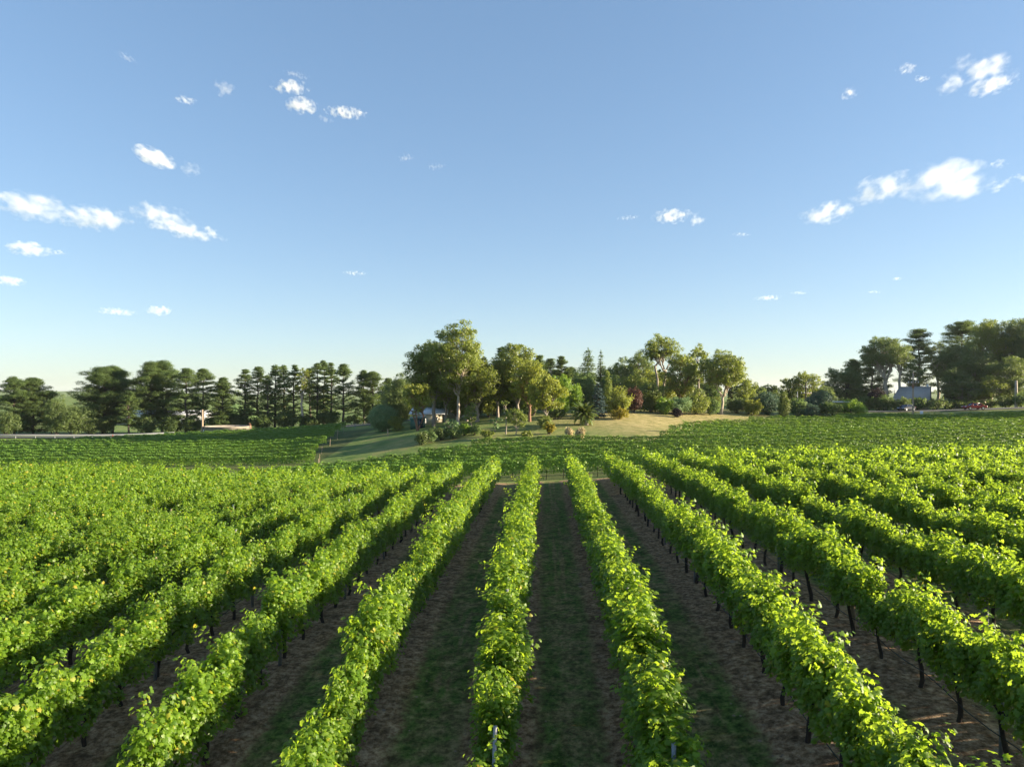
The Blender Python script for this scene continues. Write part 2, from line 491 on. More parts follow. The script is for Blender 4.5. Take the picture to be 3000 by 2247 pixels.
LROAD = [(-150, 133), (-120, 137), (-95, 140), (-75, 150), (-55, 166), (-38, 158), (-26, 152), (-18, 160)]
ribbon('road', LROAD, 6.5, M['asphalt'], .12, 'asphalt road in front of the tall pines')

# ------------------------------------------------------------------ grapevines
LEAF_V = np.array([(0, 0, 0), (.30, -.16, -.03), (.52, .10, -.10), (.40, .30, -.02), (.50, .58, -.12), (.22, .62, -.02), (0, 1.0, -.16),
                   (-.22, .62, -.02), (-.50, .58, -.12), (-.40, .30, -.02), (-.52, .10, -.10), (-.30, -.16, -.03), (0, .35, .07)])
LEAF_F = np.array([(i, (i + 1) % 12, 12) for i in range(12)])

def vine_leaves(mb, rng, pos, out, size):
    n = len(pos)
    nor = nrm(out * .75 + np.array([0, 0, .65]) + rng.normal(size=(n, 3)) * .42)
    tip = out * .6 + np.array([0, 0, -.55]) + rng.normal(size=(n, 3)) * .5
    tip = nrm(tip - nor * np.sum(tip * nor, -1, keepdims=True))
    sid = np.cross(tip, nor)
    L = np.repeat(LEAF_V[None], n, 0).copy()
    L[:, :, 2] *= rng.uniform(.3, 1.7, (n, 1))
    L[:, :, 0] *= rng.uniform(.85, 1.15, (n, 1))
    L *= size[:, None, None]
    v = pos[:, None] + L[:, :, :1] * sid[:, None] + L[:, :, 1:2] * tip[:, None] + L[:, :, 2:] * nor[:, None]
    f = (LEAF_F[None] + (np.arange(n) * 13)[:, None, None]).reshape(-1, 3)
    mb.add(v.reshape(-1, 3), f)

def vine_points(rng, nshoot, per, nwall, skirt=.64):
    P, O = [], []
    lob = rng.uniform(0, 6.28, 2)
    for i in range(nshoot):
        x0 = -.80 + 1.6 * (i + rng.uniform(0, 1)) / nshoot
        sd = rng.choice([-1, 1])
        lobe = .16 * math.sin(x0 * 3.9 + lob[0]) + .10 * math.sin(x0 * 8 + lob[1])
        top = lobe + rng.uniform(1.5, 2.08) + (rng.uniform(.1, .4) if rng.random() < .28 else 0)
        dx, dy = rng.normal(0, .16), sd * abs(rng.normal(.10, .15))
        droop = rng.uniform(.1, .4) if rng.random() < .3 else 0
        t = rng.uniform(.08, 1, per) ** .8
        x = x0 + dx * t
        y = dy * t + sd * droop * np.maximum(0, t - .6) * 1.6
        z = .95 + (top - .95) * t - droop * np.maximum(0, t - .65) * 1.5
        a = rng.uniform(0, 2 * np.pi, per); r = rng.uniform(.06, .17, per)
        o = np.stack([np.cos(a) * .7, np.sin(a), rng.uniform(-.1, .5, per)], -1)
        P.append(np.stack([x, y, z], -1) + o * r[:, None])
        o2 = o.copy(); o2[:, 1] += np.sign(y) * .5
        O.append(nrm(o2))
    y = rng.choice([-1, 1], nwall) * rng.uniform(.14, .38, nwall)
    x = rng.uniform(-.8, .8, nwall)
    ph = rng.uniform(0, 6.28, 2)
    zb = skirt + .12 * np.sin(x * 4 + ph[0])
    z = zb + (1.85 - zb) * rng.uniform(0, 1, nwall) ** .9
    y = y * (1 - .35 * np.clip((z - 1.5) / .5, 0, 1)) * (1 + .2 * np.sin(x * 6 + z * 5 + ph[1]))
    P.append(np.stack([x, y, z], -1))
    O.append(nrm(np.stack([rng.normal(0, .3, nwall), np.sign(y), rng.normal(.2, .3, nwall)], -1)))
    return np.concatenate(P), np.concatenate(O)

FOL, HIGH, TRK = [], [], []
for k in range(20):
    rng = np.random.default_rng(100 + k)
    mb = MB()
    P, O = vine_points(rng, 30, 60, 1500, .64 if k < 12 else .86)
    vine_leaves(mb, rng, P, O, rng.uniform(.056, .104, len(P)))
    (FOL if k < 12 else HIGH).append(mb.mesh('foliage', M['vine_leaf']))
for k in range(6):
    rng = np.random.default_rng(200 + k)
    mb = MB()
    h = np.linspace(-.08, .86, 8)
    wig = np.cumsum(rng.normal(0, .022, (8, 2)), 0); wig -= wig[:1]
    tube(mb, np.column_stack([wig, h]), np.linspace(.05, .034, 8) * rng.uniform(.9, 1.15, 8), 7)
    e = np.array([wig[-1, 0], wig[-1, 1], .85])
    for sd in (-1, 1):
        t = np.linspace(0, 1, 6)[:, None]
        q = e + t * np.array([sd * .72, -e[1], .03]) + np.column_stack([np.zeros(6), rng.normal(0, .012, 6), np.sin(t[:, 0] * 3.1) * .05])
        tube(mb, q, np.linspace(.03, .017, 6), 6)
    for s_ in range(7):                                             # canes rising from the cordon
        x = rng.uniform(-.7, .7)
        tube(mb, [(x, 0, .87), (x + rng.normal(0, .05), rng.normal(0, .08), 1.2), (x + rng.normal(0, .1), rng.normal(0, .14), 1.6)], [.007, .006, .004], 4, False)
    TRK.append(mb.mesh('trunk', M['vine_bark'], True))

ONES = 'zero first second third fourth fifth sixth seventh eighth ninth tenth eleventh twelfth thirteenth fourteenth fifteenth sixteenth seventeenth eighteenth nineteenth'.split()
def ordinal(n):
    if n < 20: return ONES[n]
    tens = {20: 'twent', 30: 'thirt', 40: 'fort'}[n // 10 * 10]
    return tens + ('ieth' if n % 10 == 0 else 'y-' + ONES[n % 10])

def row_name(k):
    """k = 0 is the row on the right of the central grass aisle, -1 the one on its left"""
    if k >= 0: return f'{ordinal(k + 1)} row right of the central grass aisle'
    return f'{ordinal(-k)} row left of the central grass aisle'

ROWA = math.atan2(1, SLOPE)
def row_point(k, Y):
    return ROW0 + RS * k + SLOPE * Y

vr = np.random.default_rng(7)
cand = []
for k in range(-23, 19):
    for i in range(80):
        Y = -2 + 1.5 * i + (k % 3) * .4
        X = row_point(k, Y)
        if Y > float(y_end(np.array(X))) or Y < 4.5: continue
        if abs(X) > .7215 * Y + 9: continue
        z = tz(X, Y)
        top = CAM_Z - z - 2.3
        inside = abs(X) < .7215 * Y + .5 and top / Y < .545
        if not inside and top / Y > 1.1: continue
        cand.append((k, i, X, Y, z, inside))
near = sorted([c for c in cand if c[5]], key=lambda c: math.hypot(c[2], c[3]))[:300]
nearset = {(c[0], c[1]) for c in near}
count = {}
for k, i, X, Y, z, ins in sorted(near, key=lambda c: (c[0], c[3])):
    count[k] = count.get(k, 0) + 1
    t = thing('grapevine', f'leafy grapevine in the {row_name(k)}, {ordinal(count[k])} from the camera', 'grapevine',
              (X + vr.normal(0, .03), Y, z + .02), ROWA + (math.pi if vr.random() < .5 else 0) + vr.normal(0, .03), 'grapevines of the near vineyard block')
    s = vr.uniform(.86, 1.10)
    if vr.random() < .035: s *= vr.uniform(.70, .84)
    slim = 1.12 if k in (-1, 0) else 1.0
    t.scale = (1.04, s * slim * vr.uniform(.95, 1.2), s * (.99 if k in (-1, 0) else 1.06))
    link('trunk', TRK[vr.integers(len(TRK))], t)
    fl = HIGH if k >= 1 else FOL
    link('foliage', fl[vr.integers(len(fl))], t)
mb = MB()
rng = np.random.default_rng(9)
PP, SZ, OO = [], [], []
for c in cand:
    if (c[0], c[1]) in nearset: continue
    k, i, X, Y, z, ins = c
    P, O = vine_points(rng, 26, 12, 220) if ins else vine_points(rng, 16, 6, 90)
    lod = .165 if ins else .25
    if not ins and abs(X) < .7215 * Y + 2.2 and (CAM_Z - z - 2.3) / Y < .64 and Y < 45:
        P, O = vine_points(rng, 28, 34, 620); lod = .10
    s = rng.uniform(.92, 1.08)
    P[:, 2] *= s
    ca, sa = math.cos(ROWA), math.sin(ROWA)
    R = np.array([[ca, sa, 0], [-sa, ca, 0], [0, 0, 1]])
    PP.append(P @ R + np.array([X, Y, z + .02])); OO.append(O @ R)
    SZ.append(np.full(len(P), lod))
P, O, Z_ = np.concatenate(PP), np.concatenate(OO), np.concatenate(SZ)
vine_leaves(mb, rng, P, O, Z_ * rng.uniform(.7, 1.2, len(P)))
tag(mb.build('grapevine_foliage', M['vine_leaf']), 'farther vines of the near block merging into one bright green canopy', 'grapevines', 'grapevines of the near vineyard block', 'stuff')

# trellis posts every four vines
def steel_post():
    mb = MB()
    for a, b_ in (((-.03, 0), (.012, .06)), ((.03, 0), (.012, .06)), ((0, .03), (.06, .012))):
        box(mb, (a[0], a[1], .9), (b_[0], b_[1], 2.2))
    return mb.mesh('steel_trellis_post', M['galv'])
def timber_post():
    mb = MB()
    lathe(mb, [(0.0, -.2), (.055, -.2), (.052, 1.0), (.05, 2.0), (.042, 2.04), (0.0, 2.05)], 10)
    return mb.mesh('timber_trellis_post', M['timber'], True)
SP, TP = steel_post(), timber_post()
for k in range(-9, 8):
    n = 0
    for i in range(0, 7):
        Y = 5.7 + 6 * i + ((k * 7) % 5 - 2) * .25
        X = row_point(k, Y)
        if abs(X) > .7215 * Y or Y < 10.5 or Y > 47: continue
        if (CAM_Z - tz(X, Y) - 2.3) / Y > .52: continue
        n += 1
        timber = (k * 3 + i * 5) % 4 == 0 or k < -6
        o = link('timber_trellis_post' if timber else 'steel_trellis_post', TP if timber else SP)
        o.location = (X + .06, Y + .35, tz(X, Y + .35) + (.02 if timber else -.02))
        o.rotation_euler = (vr.normal(0, .02), vr.normal(0, .02), ROWA)
        o.scale = (1, 1, vr.uniform(.84, .93) if vr.random() < .75 else vr.uniform(.97, 1.03))
        tag(o, f"{'timber' if timber else 'steel'} post in the {row_name(k)}, {ordinal(n)} from the camera", 'trellis post', 'trellis posts of the near block')

# drip hose strung below the canopy
for k in range(-8, 8):
    Y = np.arange(6, 57, .75)
    X = row_point(k, Y)
    ok = np.abs(X) < .7215 * Y + 3
    if ok.sum() < 5: continue
    X, Y = X[ok], Y[ok]
    z = terrain(X, Y) + .48 + .05 * np.sin(Y * 2.1 + k)
    mb = MB(); tube(mb, np.column_stack([X - .05, Y, z]), .011, 5)
    tag(mb.build('drip_hose', M['hose'], None, True), f'black irrigation hose under the {row_name(k)}', 'irrigation hose', 'irrigation hoses under the vines')

# short turf blades and soil clods in the aisles
rng = np.random.default_rng(31)
n = 45000
Yg = 9 + 34 * rng.uniform(0, 1, n) ** 1.5
kk = rng.integers(-3, 4, n)
off = rng.normal(0, .55, n)
Xg = ROW0 - 1.5 + RS * kk + off + SLOPE * Yg
pat = np.sin(Xg * 2.3 + np.sin(Yg * .9)) + np.sin(Yg * 1.3 + Xg) + rng.normal(0, .6, n)
ok = (np.abs(off) < 1.35) & (pat > -.1 + 1.2 * (np.abs(off) > .85))
Xg, Yg = Xg[ok], Yg[ok]
n = len(Xg)
b0 = np.column_stack([Xg, Yg, terrain(Xg, Yg) - .01])
a = rng.uniform(0, 6.28, n); h = rng.uniform(.005, .045, n)
d = np.stack([np.cos(a), np.sin(a), np.zeros(n)], -1)
v = np.stack([b0 - d * .028, b0 + d * .028, b0 + d * .03 * rng.normal(size=(n, 1)) + np.column_stack([rng.normal(0, .075, (n, 2)), h])], 1)
mb = MB(); mb.add(v.reshape(-1, 3), np.arange(3 * n).reshape(-1, 3))
tag(mb.build('grass', M['tuft']), 'short dark grass growing in the aisles between the vine rows', 'grass', kind='stuff')
n = 6000
Yg = 9 + 32 * rng.uniform(0, 1, n) ** 1.4
kk = rng.integers(-4, 5, n)
Xg = ROW0 + RS * kk + rng.normal(0, .45, n) + SLOPE * Yg
ico = np.array([(0, 0, .6), (.9, 0, .1), (.2, .8, .1), (-.8, .3, .1), (-.5, -.7, .1), (.4, -.8, .1)])
icf = np.array([(0, 1, 2), (0, 2, 3), (0, 3, 4), (0, 4, 5), (0, 5, 1)])
sz = rng.uniform(.014, .05, n) * np.where(rng.random(n) < .03, 2.4, 1)
v = ico[None] * sz[:, None, None] * rng.uniform(.7, 1.3, (n, 6, 3)) + np.column_stack([Xg, Yg, terrain(Xg, Yg) + .05 * np.exp(-((Xg - SLOPE * Yg - ROW0 + 1.5) % 3 - 1.5) ** 2 / .2)])[:, None]
mb = MB(); mb.add(v.reshape(-1, 3), (icf[None] + (np.arange(n) * 6)[:, None, None]).reshape(-1, 3))
M['clod'] = solid('soil_clods', (.20, .13, .085), (.32, .24, .17), .95, 3)
tag(mb.build('gravel', M['clod']), 'stones and soil clods scattered under the vine rows', 'stones', kind='stuff')

# ------------------------------------------------------------------ the vineyards on the far slope
def far_row(rng, X, Y, H):
    """foliage of one far row along a polyline"""
    seg = np.hypot(np.diff(X), np.diff(Y)); s = np.concatenate([[0], np.cumsum(seg)])
    n = int(s[-1] * 300)
    u = rng.uniform(0, s[-1], n)
    x, y = np.interp(u, s, X), np.interp(u, s, Y)
    knots = rng.uniform(-1, 1, int(s[-1] / .55) + 3)
    lump = np.interp(u / .55, np.arange(len(knots)), knots)
    top = H * (1.0 + .085 * lump)
    cap = rng.random(n) < .30
    v = np.where(cap, rng.uniform(.88, 1.05, n), rng.uniform(0, .92, n) ** .8)
    z = .55 + (top - .55) * v
    off = rng.normal(0, 1, n) * np.where(cap, .12, .15)
    y = y + off
    P = np.column_stack([x, y, terrain(x, y) + z])
    O = nrm(np.column_stack([rng.normal(0, .25, n) + cap * .5, np.sign(off) * (1 - .8 * cap), rng.normal(.05, .2, n) + cap * 1.0]))
    return P, O

def far_mesh(rng, P, O):
    mb = MB()
    leaf_quads(mb, rng, P, O + rng.normal(0, .2, O.shape), .13, .9)
    return mb

rng = np.random.default_rng(55)
rows = []
Y0 = 62.5
for j in range(-5, 16):
    Xs = np.arange(-24, 112, 1.0)
    Ys = Y0 + 4.1 * j + .13 * np.maximum(0, Xs - 22) + .0006 * np.maximum(0, Xs - 22) ** 2
    ok = (Ys < y_top(Xs)) & (Ys > 62) & (np.abs(Xs) < .7215 * Ys + 7) & (Xs > -23 + .06 * j)
    runs, cur = [], []
    for q in np.nonzero(ok)[0]:
        if cur and q != cur[-1] + 1:
            runs.append(cur); cur = []
        cur.append(q)
    if cur: runs.append(cur)
    for r in runs:
        if len(r) < 8: continue
        rows.append((j + 5, len(runs), Xs[r], Ys[r]))
seen = {}
for j, nr, X, Y in rows:
    P, O = far_row(rng, X, Y, 1.8)
    side = '' if nr == 1 else (' beside the dry lawn' if X[0] > 12 else ' below the gum grove')
    o = far_mesh(rng, P, O).build('vine_row', M['vine_far'])
    tag(o, f'{ordinal(j + 1)} vine row up the far slope{side}, counted from the near block', 'vine row', 'vine rows of the far slope')
    if j == 5:
        for x in np.arange(-6, 9, 1.5):
            m2 = MB(); zz = tz(x, Y[0])
            tube(m2, [(x, Y[0], zz - .05), (x + .04, Y[0] + .03, zz + .4), (x + .02, Y[0], zz + .9)], [.035, .03, .03], 6)
            m2.build('trunk', M['vine_bark'], o)

rng = np.random.default_rng(56)
j = 0
for Yc in np.arange(84, 139, 4.1):
    j += 1
    xr_ = np.interp(Yc, [84, 92, 137], [-24.5, -26.5, -32.5])
    Xs = np.arange(-.7215 * Yc - 7, xr_, 1.0)
    Ys = Yc + 1.2 * np.sin((Xs + 60) * .05) + 3.0 * sm(-60, -30, Xs)
    lim = np.interp(Xs, [-120, -92, -78, -62, -58, -54, -30], [110, 113, 116, 130, 132, 137, 141])
    ok = Ys < lim
    if ok.sum() < 6: continue
    P, O = far_row(rng, Xs[ok], Ys[ok], 1.6)
    o = far_mesh(rng, P, O).build('vine_row', M['vine_far'])
    tag(o, f'{ordinal(j)} vine row of the field below the concrete tank, counted from the camera', 'vine row', 'vine rows below the tank')
    m2 = MB(); x, y = Xs[ok][-1] + .5, Ys[ok][-1]
    zz = tz(x, y)
    tube(m2, [(x, y, zz - .2), (x + .06, y, zz + 1.1)], .03, 6)
    m2.build('end_post', M['timber'], o)

# ------------------------------------------------------------------ trees
def clump(mb, rng, c, r, flat, n, size, up=.35, asp=.55):
    """a tuft of foliage: leaf sprays through an uneven ellipsoid, denser on its skin"""
    d = rnd_dirs(rng, n)
    k = 1 + .22 * np.sin(d[:, 0] * 4 + c[0] * 3) * np.cos(d[:, 1] * 5 + c[1] * 2) + .12 * np.sin(d[:, 2] * 7)
    rad = r * rng.uniform(.35, 1.06, n) ** .6 * k
    p = d * rad[:, None] * np.array([1, 1, flat]) + c
    leaf_quads(mb, rng, p, d + np.array([0, 0, up]) + rng.normal(0, .35, (n, 3)), size, asp)

def nclump(r, flat, size, dens):
    return int(max(24, 12.0 * r * r * (.45 + .55 * flat) / (size * size * .5) * .72 * dens))

def curve(a, b, rng, lift=.15, n=6, wob=.03):
    a, b = np.asarray(a, float), np.asarray(b, float)
    t = np.linspace(0, 1, n)[:, None]
    L = np.linalg.norm(b - a)
    q = a + (b - a) * t + np.array([0, 0, 1]) * L * lift * np.sin(t * np.pi)
    q[1:-1] += rng.normal(0, wob * L, (n - 2, 3))
    return q

def spread(rng, n, f, dmin):
    pts = []
    for _ in range(n * 60):
        p = f()
        if all(np.sum((p - q) ** 2) > dmin * dmin for q in pts): pts.append(p)
        if len(pts) >= n: break
    return np.array(pts)

def tree_gum(rng, h, w, tf=.35, n=34, size=.27, dens=.8, lean=0., nl=4, flat=.62, umb=.0, rt=None, forks=1):
    """bare trunk, rising limbs and cloud-like leaf clumps with gaps between them"""
    tb, cb = MB(), MB()
    rx, rz = w / 2, (1 - tf) * h / 2
    cz = tf * h + rz
    rc = .118 * min(w, 2.2 * rz) * (1 + .5 / math.sqrt(n))
    def f():
        d = rnd_dirs(rng, 1)[0]
        q = rng.uniform(.25, 1) ** .5
        p = d * q
        if umb: p[2] = p[2] * (1 - umb) + umb * (.9 - .9 * (p[0] ** 2 + p[1] ** 2))
        ang = math.atan2(p[1], p[0])
        e = 1 + .18 * math.sin(ang * 3 + h)
        return np.array([p[0] * (rx - rc * .7) * e + lean * h * .6, p[1] * (rx - rc * .7) * e, cz + p[2] * (rz - rc * flat * .8)])
    C = spread(rng, n, f, rc * .85)
    rt = rt or .018 * h + .05
    T = np.array([lean * h * .45, 0, tf * h * .95])
    trunks = [T] if forks == 1 else [T + np.array([math.cos(a) * w * .16, math.sin(a) * w * .12, rng.uniform(-.05, .1) * h]) for a in np.linspace(0, 6.28, forks, False) + .4]
    for T_ in trunks:
        tube(tb, curve((rng.normal(0, .1) * (forks > 1), rng.normal(0, .1) * (forks > 1), -.3), T_, rng, 0, 8, .012), np.linspace(rt * 1.25, rt * .75, 8) / (forks ** .4), 8)
    # limbs by a few k-means rounds over the clumps
    cen = C[rng.choice(len(C), min(nl, len(C)), False)]
    for _ in range(5):
        lab = np.argmin(((C[:, None] - cen[None]) ** 2).sum(-1), 1)
        cen = np.array([C[lab == i].mean(0) if (lab == i).any() else cen[i] for i in range(len(cen))])
    for i, m_ in enumerate(cen):
        T_ = trunks[i % len(trunks)]
        e = T_ + (m_ - T_) * .72
        limb = curve(T_, e, rng, -.10, 7, .04)
        tube(tb, limb, np.linspace(rt * .62, rt * .28, 7), 6, False)
        for c in C[lab == i]:
            st = limb[rng.integers(3, 7)]
            tube(tb, curve(st, c, rng, .05, 5, .05), np.linspace(rt * .24, .02, 5), 4, False)
    for c in C:
        r = rc * rng.uniform(.65, 1.3)
        clump(cb, rng, c, r, flat * rng.uniform(.8, 1.2), nclump(r, flat, size, dens), size)
        for _ in range(3):                                            # smaller tufts break the outline
            d = rnd_dirs(rng, 1)[0]; d[2] = abs(d[2]) * .8
            clump(cb, rng, c + d * r * 1.0, r * .42, .8, nclump(r * .42, .8, size, dens), size)
    return tb, cb

def tree_pine(rng, h, w, cb0=.22, size=.21, dens=.8, gaps=.25, tips=.9, lean=0.):
    cb0 = cb0 * .7
    """straight trunk with tiers of level branches carrying flat needle pads"""
    tb, cb = MB(), MB()
    rt = .015 * h + .05
    zz = np.linspace(0, 1, 9)
    tr = np.column_stack([lean * h * zz + rng.normal(0, .006 * h, 9) * (zz > 0), rng.normal(0, .006 * h, 9), zz * h * .97 - .3])
    tube(tb, tr, np.linspace(rt * 1.2, rt * .2, 9), 7)
    z = cb0 * h
    while z < h * .985:
        t = max(0.0, (z / h - cb0) / (1 - cb0))
        L = w / 2 * (max(0.05, 1 - t ** 2.6)) ** tips * (.72 + .28 * math.sin(min(1, t * 1.6) * 3.14 / 2))
        k = rng.integers(3, 6) if t < .8 else 6
        a0 = rng.uniform(0, 6.28)
        base = np.array([np.interp(z / h, zz, tr[:, 0]), np.interp(z / h, zz, tr[:, 1]), z])
        for q in range(k):
            if t < .75 and rng.random() < gaps: continue
            a = a0 + 6.28 * q / k + rng.normal(0, .3)
            l = L * rng.uniform(.6, 1.08)
            tip = base + np.array([math.cos(a) * l, math.sin(a) * l, l * rng.uniform(.0, .55)])
            br = curve(base, tip, rng, -.04, 5, .03)
            tube(tb, br, np.linspace(rt * .3, .02, 5), 4, False)
            for u in ((.42, .72, 1.0) if l > .2 * w else (.5, 1.0)):
                r = max(.42, w * .098 * rng.uniform(.6, 1.4) * (1.0 if u > .6 else .85))
                c = base + (tip - base) * u + rng.normal(0, .12 * r, 3)
                clump(cb, rng, c, r, .40, nclump(r, .40, size, dens * .85), size, .5)
        z += h * (1 - cb0) * rng.uniform(.030, .056)
    clump(cb, rng, np.array([tr[-1, 0], tr[-1, 1], h * .97]), w * .1, .6, nclump(w * .1, .6, size, dens), size)
    return tb, cb

def tree_spruce(rng, h, w, size=.22, dens=1.0, droop=.15, pad=.5, power=.85):
    tb, cb = MB(), MB()
    tube(tb, [(0, 0, -.2), (0, 0, h * .5), (0, 0, h * .98)], [.012 * h + .05, .008 * h + .03, .02], 6)
    nt = int(14 + h)
    for i in range(nt):
        t = (i + rng.uniform(0, .6)) / nt
        z = h * (.06 + .92 * t)
        L = w / 2 * (1 - t) ** power * rng.uniform(.85, 1.1) + .05
        k = max(3, int(6.5 * L / (w / 2) + 2))
        a0 = rng.uniform(0, 6.28)
        for q in range(k):
            a = a0 + 6.28 * q / k + rng.normal(0, .15)
            l = L * rng.uniform(.75, 1.12)
            tip = np.array([math.cos(a) * l, math.sin(a) * l, z - droop * l + .05])
            tube(tb, [(0, 0, z), tip], [.03, .01], 4, False)
            m_ = int(max(10, 26 * l / size * .3 * dens))
            u = rng.uniform(.15, 1, m_) ** .7
            p = np.array([0, 0, z]) + (tip - np.array([0, 0, z])) * u[:, None] + rng.normal(0, pad * .22, (m_, 3)) * np.array([1, 1, .6])
            leaf_quads(cb, rng, p, np.column_stack([rng.normal(0, .5, (m_, 2)) + np.array([math.cos(a), math.sin(a)]) * .5, np.ones(m_)]), size)
    clump(cb, rng, np.array([0, 0, h * .98]), .18, 2, 20, size * .8)
    return tb, cb

def tree_bush(rng, h, w, n=26, size=.2, dens=.9, stem=.12, smooth=.0, lobes=.2):
    """rounded crown that reaches the ground, built from overlapping clumps"""
    tb, cb = MB(), MB()
    rc = .22 * min(w, h * 1.2)
    def f():
        d = rnd_dirs(rng, 1)[0]
        q = .85 if smooth else rng.uniform(.45, 1)
        d = d * q
        return np.array([d[0] * (w / 2 - rc * .75), d[1] * (w / 2 - rc * .75), h * .5 + d[2] * (h / 2 - rc * .6)])
    C = spread(rng, n, f, rc * .62)
    for i in range(4):
        c = C[rng.integers(len(C))]
        tube(tb, curve((rng.normal(0, .08), rng.normal(0, .08), -.15), c, rng, -.05, 5, .05), np.linspace(stem, .03, 5), 5, False)
    for c in C:
        r = rc * rng.uniform(.85, 1.15) * (1 if smooth else rng.uniform(.75, 1.2))
        c = c.copy(); c[2] = max(c[2], r * .5)
        clump(cb, rng, c, r, .85, nclump(r, .85, size, dens), size)
        if not smooth:
            for _ in range(3):
                d = rnd_dirs(rng, 1)[0]; d[2] = abs(d[2])
                clump(cb, rng, c + d * r, r * lobes * 1.6, .9, nclump(r * .33, .9, size, dens), size)
    return tb, cb

def tree_column(rng, h, w, size=.2, dens=1., pw=.6):
    tb, cb = MB(), MB()
    tube(tb, [(0, 0, -.2), (0, 0, h * .9)], [.09, .02], 6)
    n = int(10 + 2.5 * h)
    for i in range(n):
        t = (i + .5) / n
        r = w / 2 * (math.sin(min(1, t * 1.5 + .25) * 1.57)) * max(.12, (1 - t)) ** pw
        a = rng.uniform(0, 6.28)
        c = np.array([math.cos(a) * r * .35, math.sin(a) * r * .35, h * t])
        clump(cb, rng, c, max(.2, r * .85), 1.3, nclump(max(.2, r * .85), 1.2, size, dens), size, .6)
    return tb, cb

def tree_flame(rng, h, w, size=.26, dens=.8):
    """upright arching shoots fanning outwards"""
    tb, cb = MB(), MB()
    for i in range(60):
        a = rng.uniform(0, 6.28); s = rng.uniform(.1, 1) ** .6
        tip = np.array([math.cos(a) * w / 2 * s, math.sin(a) * w / 2 * s, h * rng.uniform(.45, 1.02) * (1 - .35 * s * s)])
        q = curve((0, 0, -.1), tip, rng, .12, 6, .02)
        tube(tb, q, np.linspace(.05, .01, 6), 4, False)
        m_ = int(95 * dens)
        u = rng.uniform(.2, 1.05, m_)
        p = np.stack([np.interp(u, np.linspace(0, 1, 6), q[:, k]) for k in range(3)], -1) + rng.normal(0, .11 + .02 * h, (m_, 3))
        p[:, 2] = np.maximum(p[:, 2], .05)
        leaf_quads(cb, rng, p, rng.normal(0, .6, (m_, 3)) + np.array([math.cos(a), math.sin(a), 1.0]), size)
    return tb, cb

def tree_palm(rng, h, w):
    tb, cb = MB(), MB()
    th = h * .38
    z = np.linspace(-.2, th, 12)
    tube(tb, np.column_stack([np.zeros(12), np.zeros(12), z]), np.linspace(.62, .48, 12) * (1 + .12 * (np.arange(12) % 2)), 12)
    for i in range(64):
        a = i * 2.4 + rng.normal(0, .1)
        el = np.interp(i, [0, 20, 50, 63], [1.35, .9, .25, -.45]) + rng.normal(0, .08)
        L = w * .56 * rng.uniform(.9, 1.1)
        t = np.linspace(0, 1, 10)
        ang = el - t * 1.25 * (1 - .2 * el)
        x = np.concatenate([[0], np.cumsum(np.cos(ang[:-1]) * L / 9)]); zz = th + np.concatenate([[0], np.cumsum(np.sin(ang[:-1]) * L / 9)])
        q = np.column_stack([np.cos(a) * x, np.sin(a) * x, zz])
        tube(cb, q, np.linspace(.05, .012, 10), 4, False)
        u = np.linspace(.12, 1, 30)
        base = np.stack([np.interp(u, t, q[:, k]) for k in range(3)], -1)
        fw = nrm(np.gradient(base, axis=0))
        sd = np.array([-math.sin(a), math.cos(a), 0])
        ll = .62 * np.sin(np.clip(u * 2.6 + .5, 0, 3.0))[:, None] + .1
        for s_ in (-1, 1):
            tip = base + (sd * s_ * .75 + fw * .6 + np.array([0, 0, -.22])) * ll
            v = np.stack([base - fw * .05, base + fw * .05, tip], 1)
            cb.add(v.reshape(-1, 3), np.arange(90).reshape(-1, 3))
    return tb, cb

KINDS = {'gum': tree_gum, 'pine': tree_pine, 'spruce': tree_spruce, 'bush': tree_bush, 'column': tree_column, 'flame': tree_flame, 'palm': tree_palm}
tree_no = [0]
def tree(kind, name, label, cat, group, x, ytop, wpx, d, leaf, bark='bark', **kw):
    """x, ytop and wpx are read off the photo; with the distance they give the tree's real place, height and spread"""
    tree_no[0] += 1
    rng = np.random.default_rng(1000 + tree_no[0])
    X = px(x, d); z = tz(X, d)
    h = CAM_Z - (ytop - HOR) / FPX * d - z
    w = wpx / FPX * d * {'gum': 1.30, 'pine': 1.36, 'bush': 1.15}.get(kind, 1.08)
    if kind == 'gum' and 'n' in kw: kw['n'] = int(kw['n'] * 1.45)
    h = max(h, .5)
    t = thing(name, label, cat, (X, d, z - .03), 0, group)
    tb, cb = KINDS[kind](rng, h, w, **kw)
    tb.build('trunk' if kind not in ('bush', 'flame') else 'stems', M[bark], t, True)
    cb.build('crown', M[leaf], t)
    return t

G1 = 'tall pines along the road behind the lower field'
def pine(x, yt, w, d, label, leaf='pine', **kw):
    tree('pine', 'pine_tree', label, 'pine tree', G1, x, yt, w, d, leaf, **kw)
pine(41, 1106, 92, 160, 'broad dark pine with low foliage at the left edge of the picture', cb0=.08, gaps=.05, dens=1)
pine(98, 1110, 100, 163, 'dark low-branched pine beside the gap that shows the distant hill', cb0=.06, gaps=.08, dens=1)
pine(306, 1078, 132, 166, 'broad round-topped pine standing right of the gap with the distant hill', cb0=.14, gaps=.15)
pine(330, 1074, 110, 169, 'rounded tall pine whose trunk rises left of the small pump box', cb0=.3, gaps=.2)
pine(377, 1143, 50, 160, 'short thin pine right behind the small pump box', cb0=.3, gaps=.3)
pine(440, 1066, 108, 166, 'tall pine with ragged left side right of the pump box', cb0=.16, gaps=.2)
pine(476, 1059, 112, 169, 'highest broad pine of the left cluster with a domed top', cb0=.2, gaps=.18)
pine(546, 1081, 82, 164, 'airy pine with see-through branches left of the wooden pole', cb0=.22, gaps=.35)
pine(594, 1079, 78, 168, 'flat-topped pine standing directly behind the wooden pole', cb0=.3, gaps=.3)
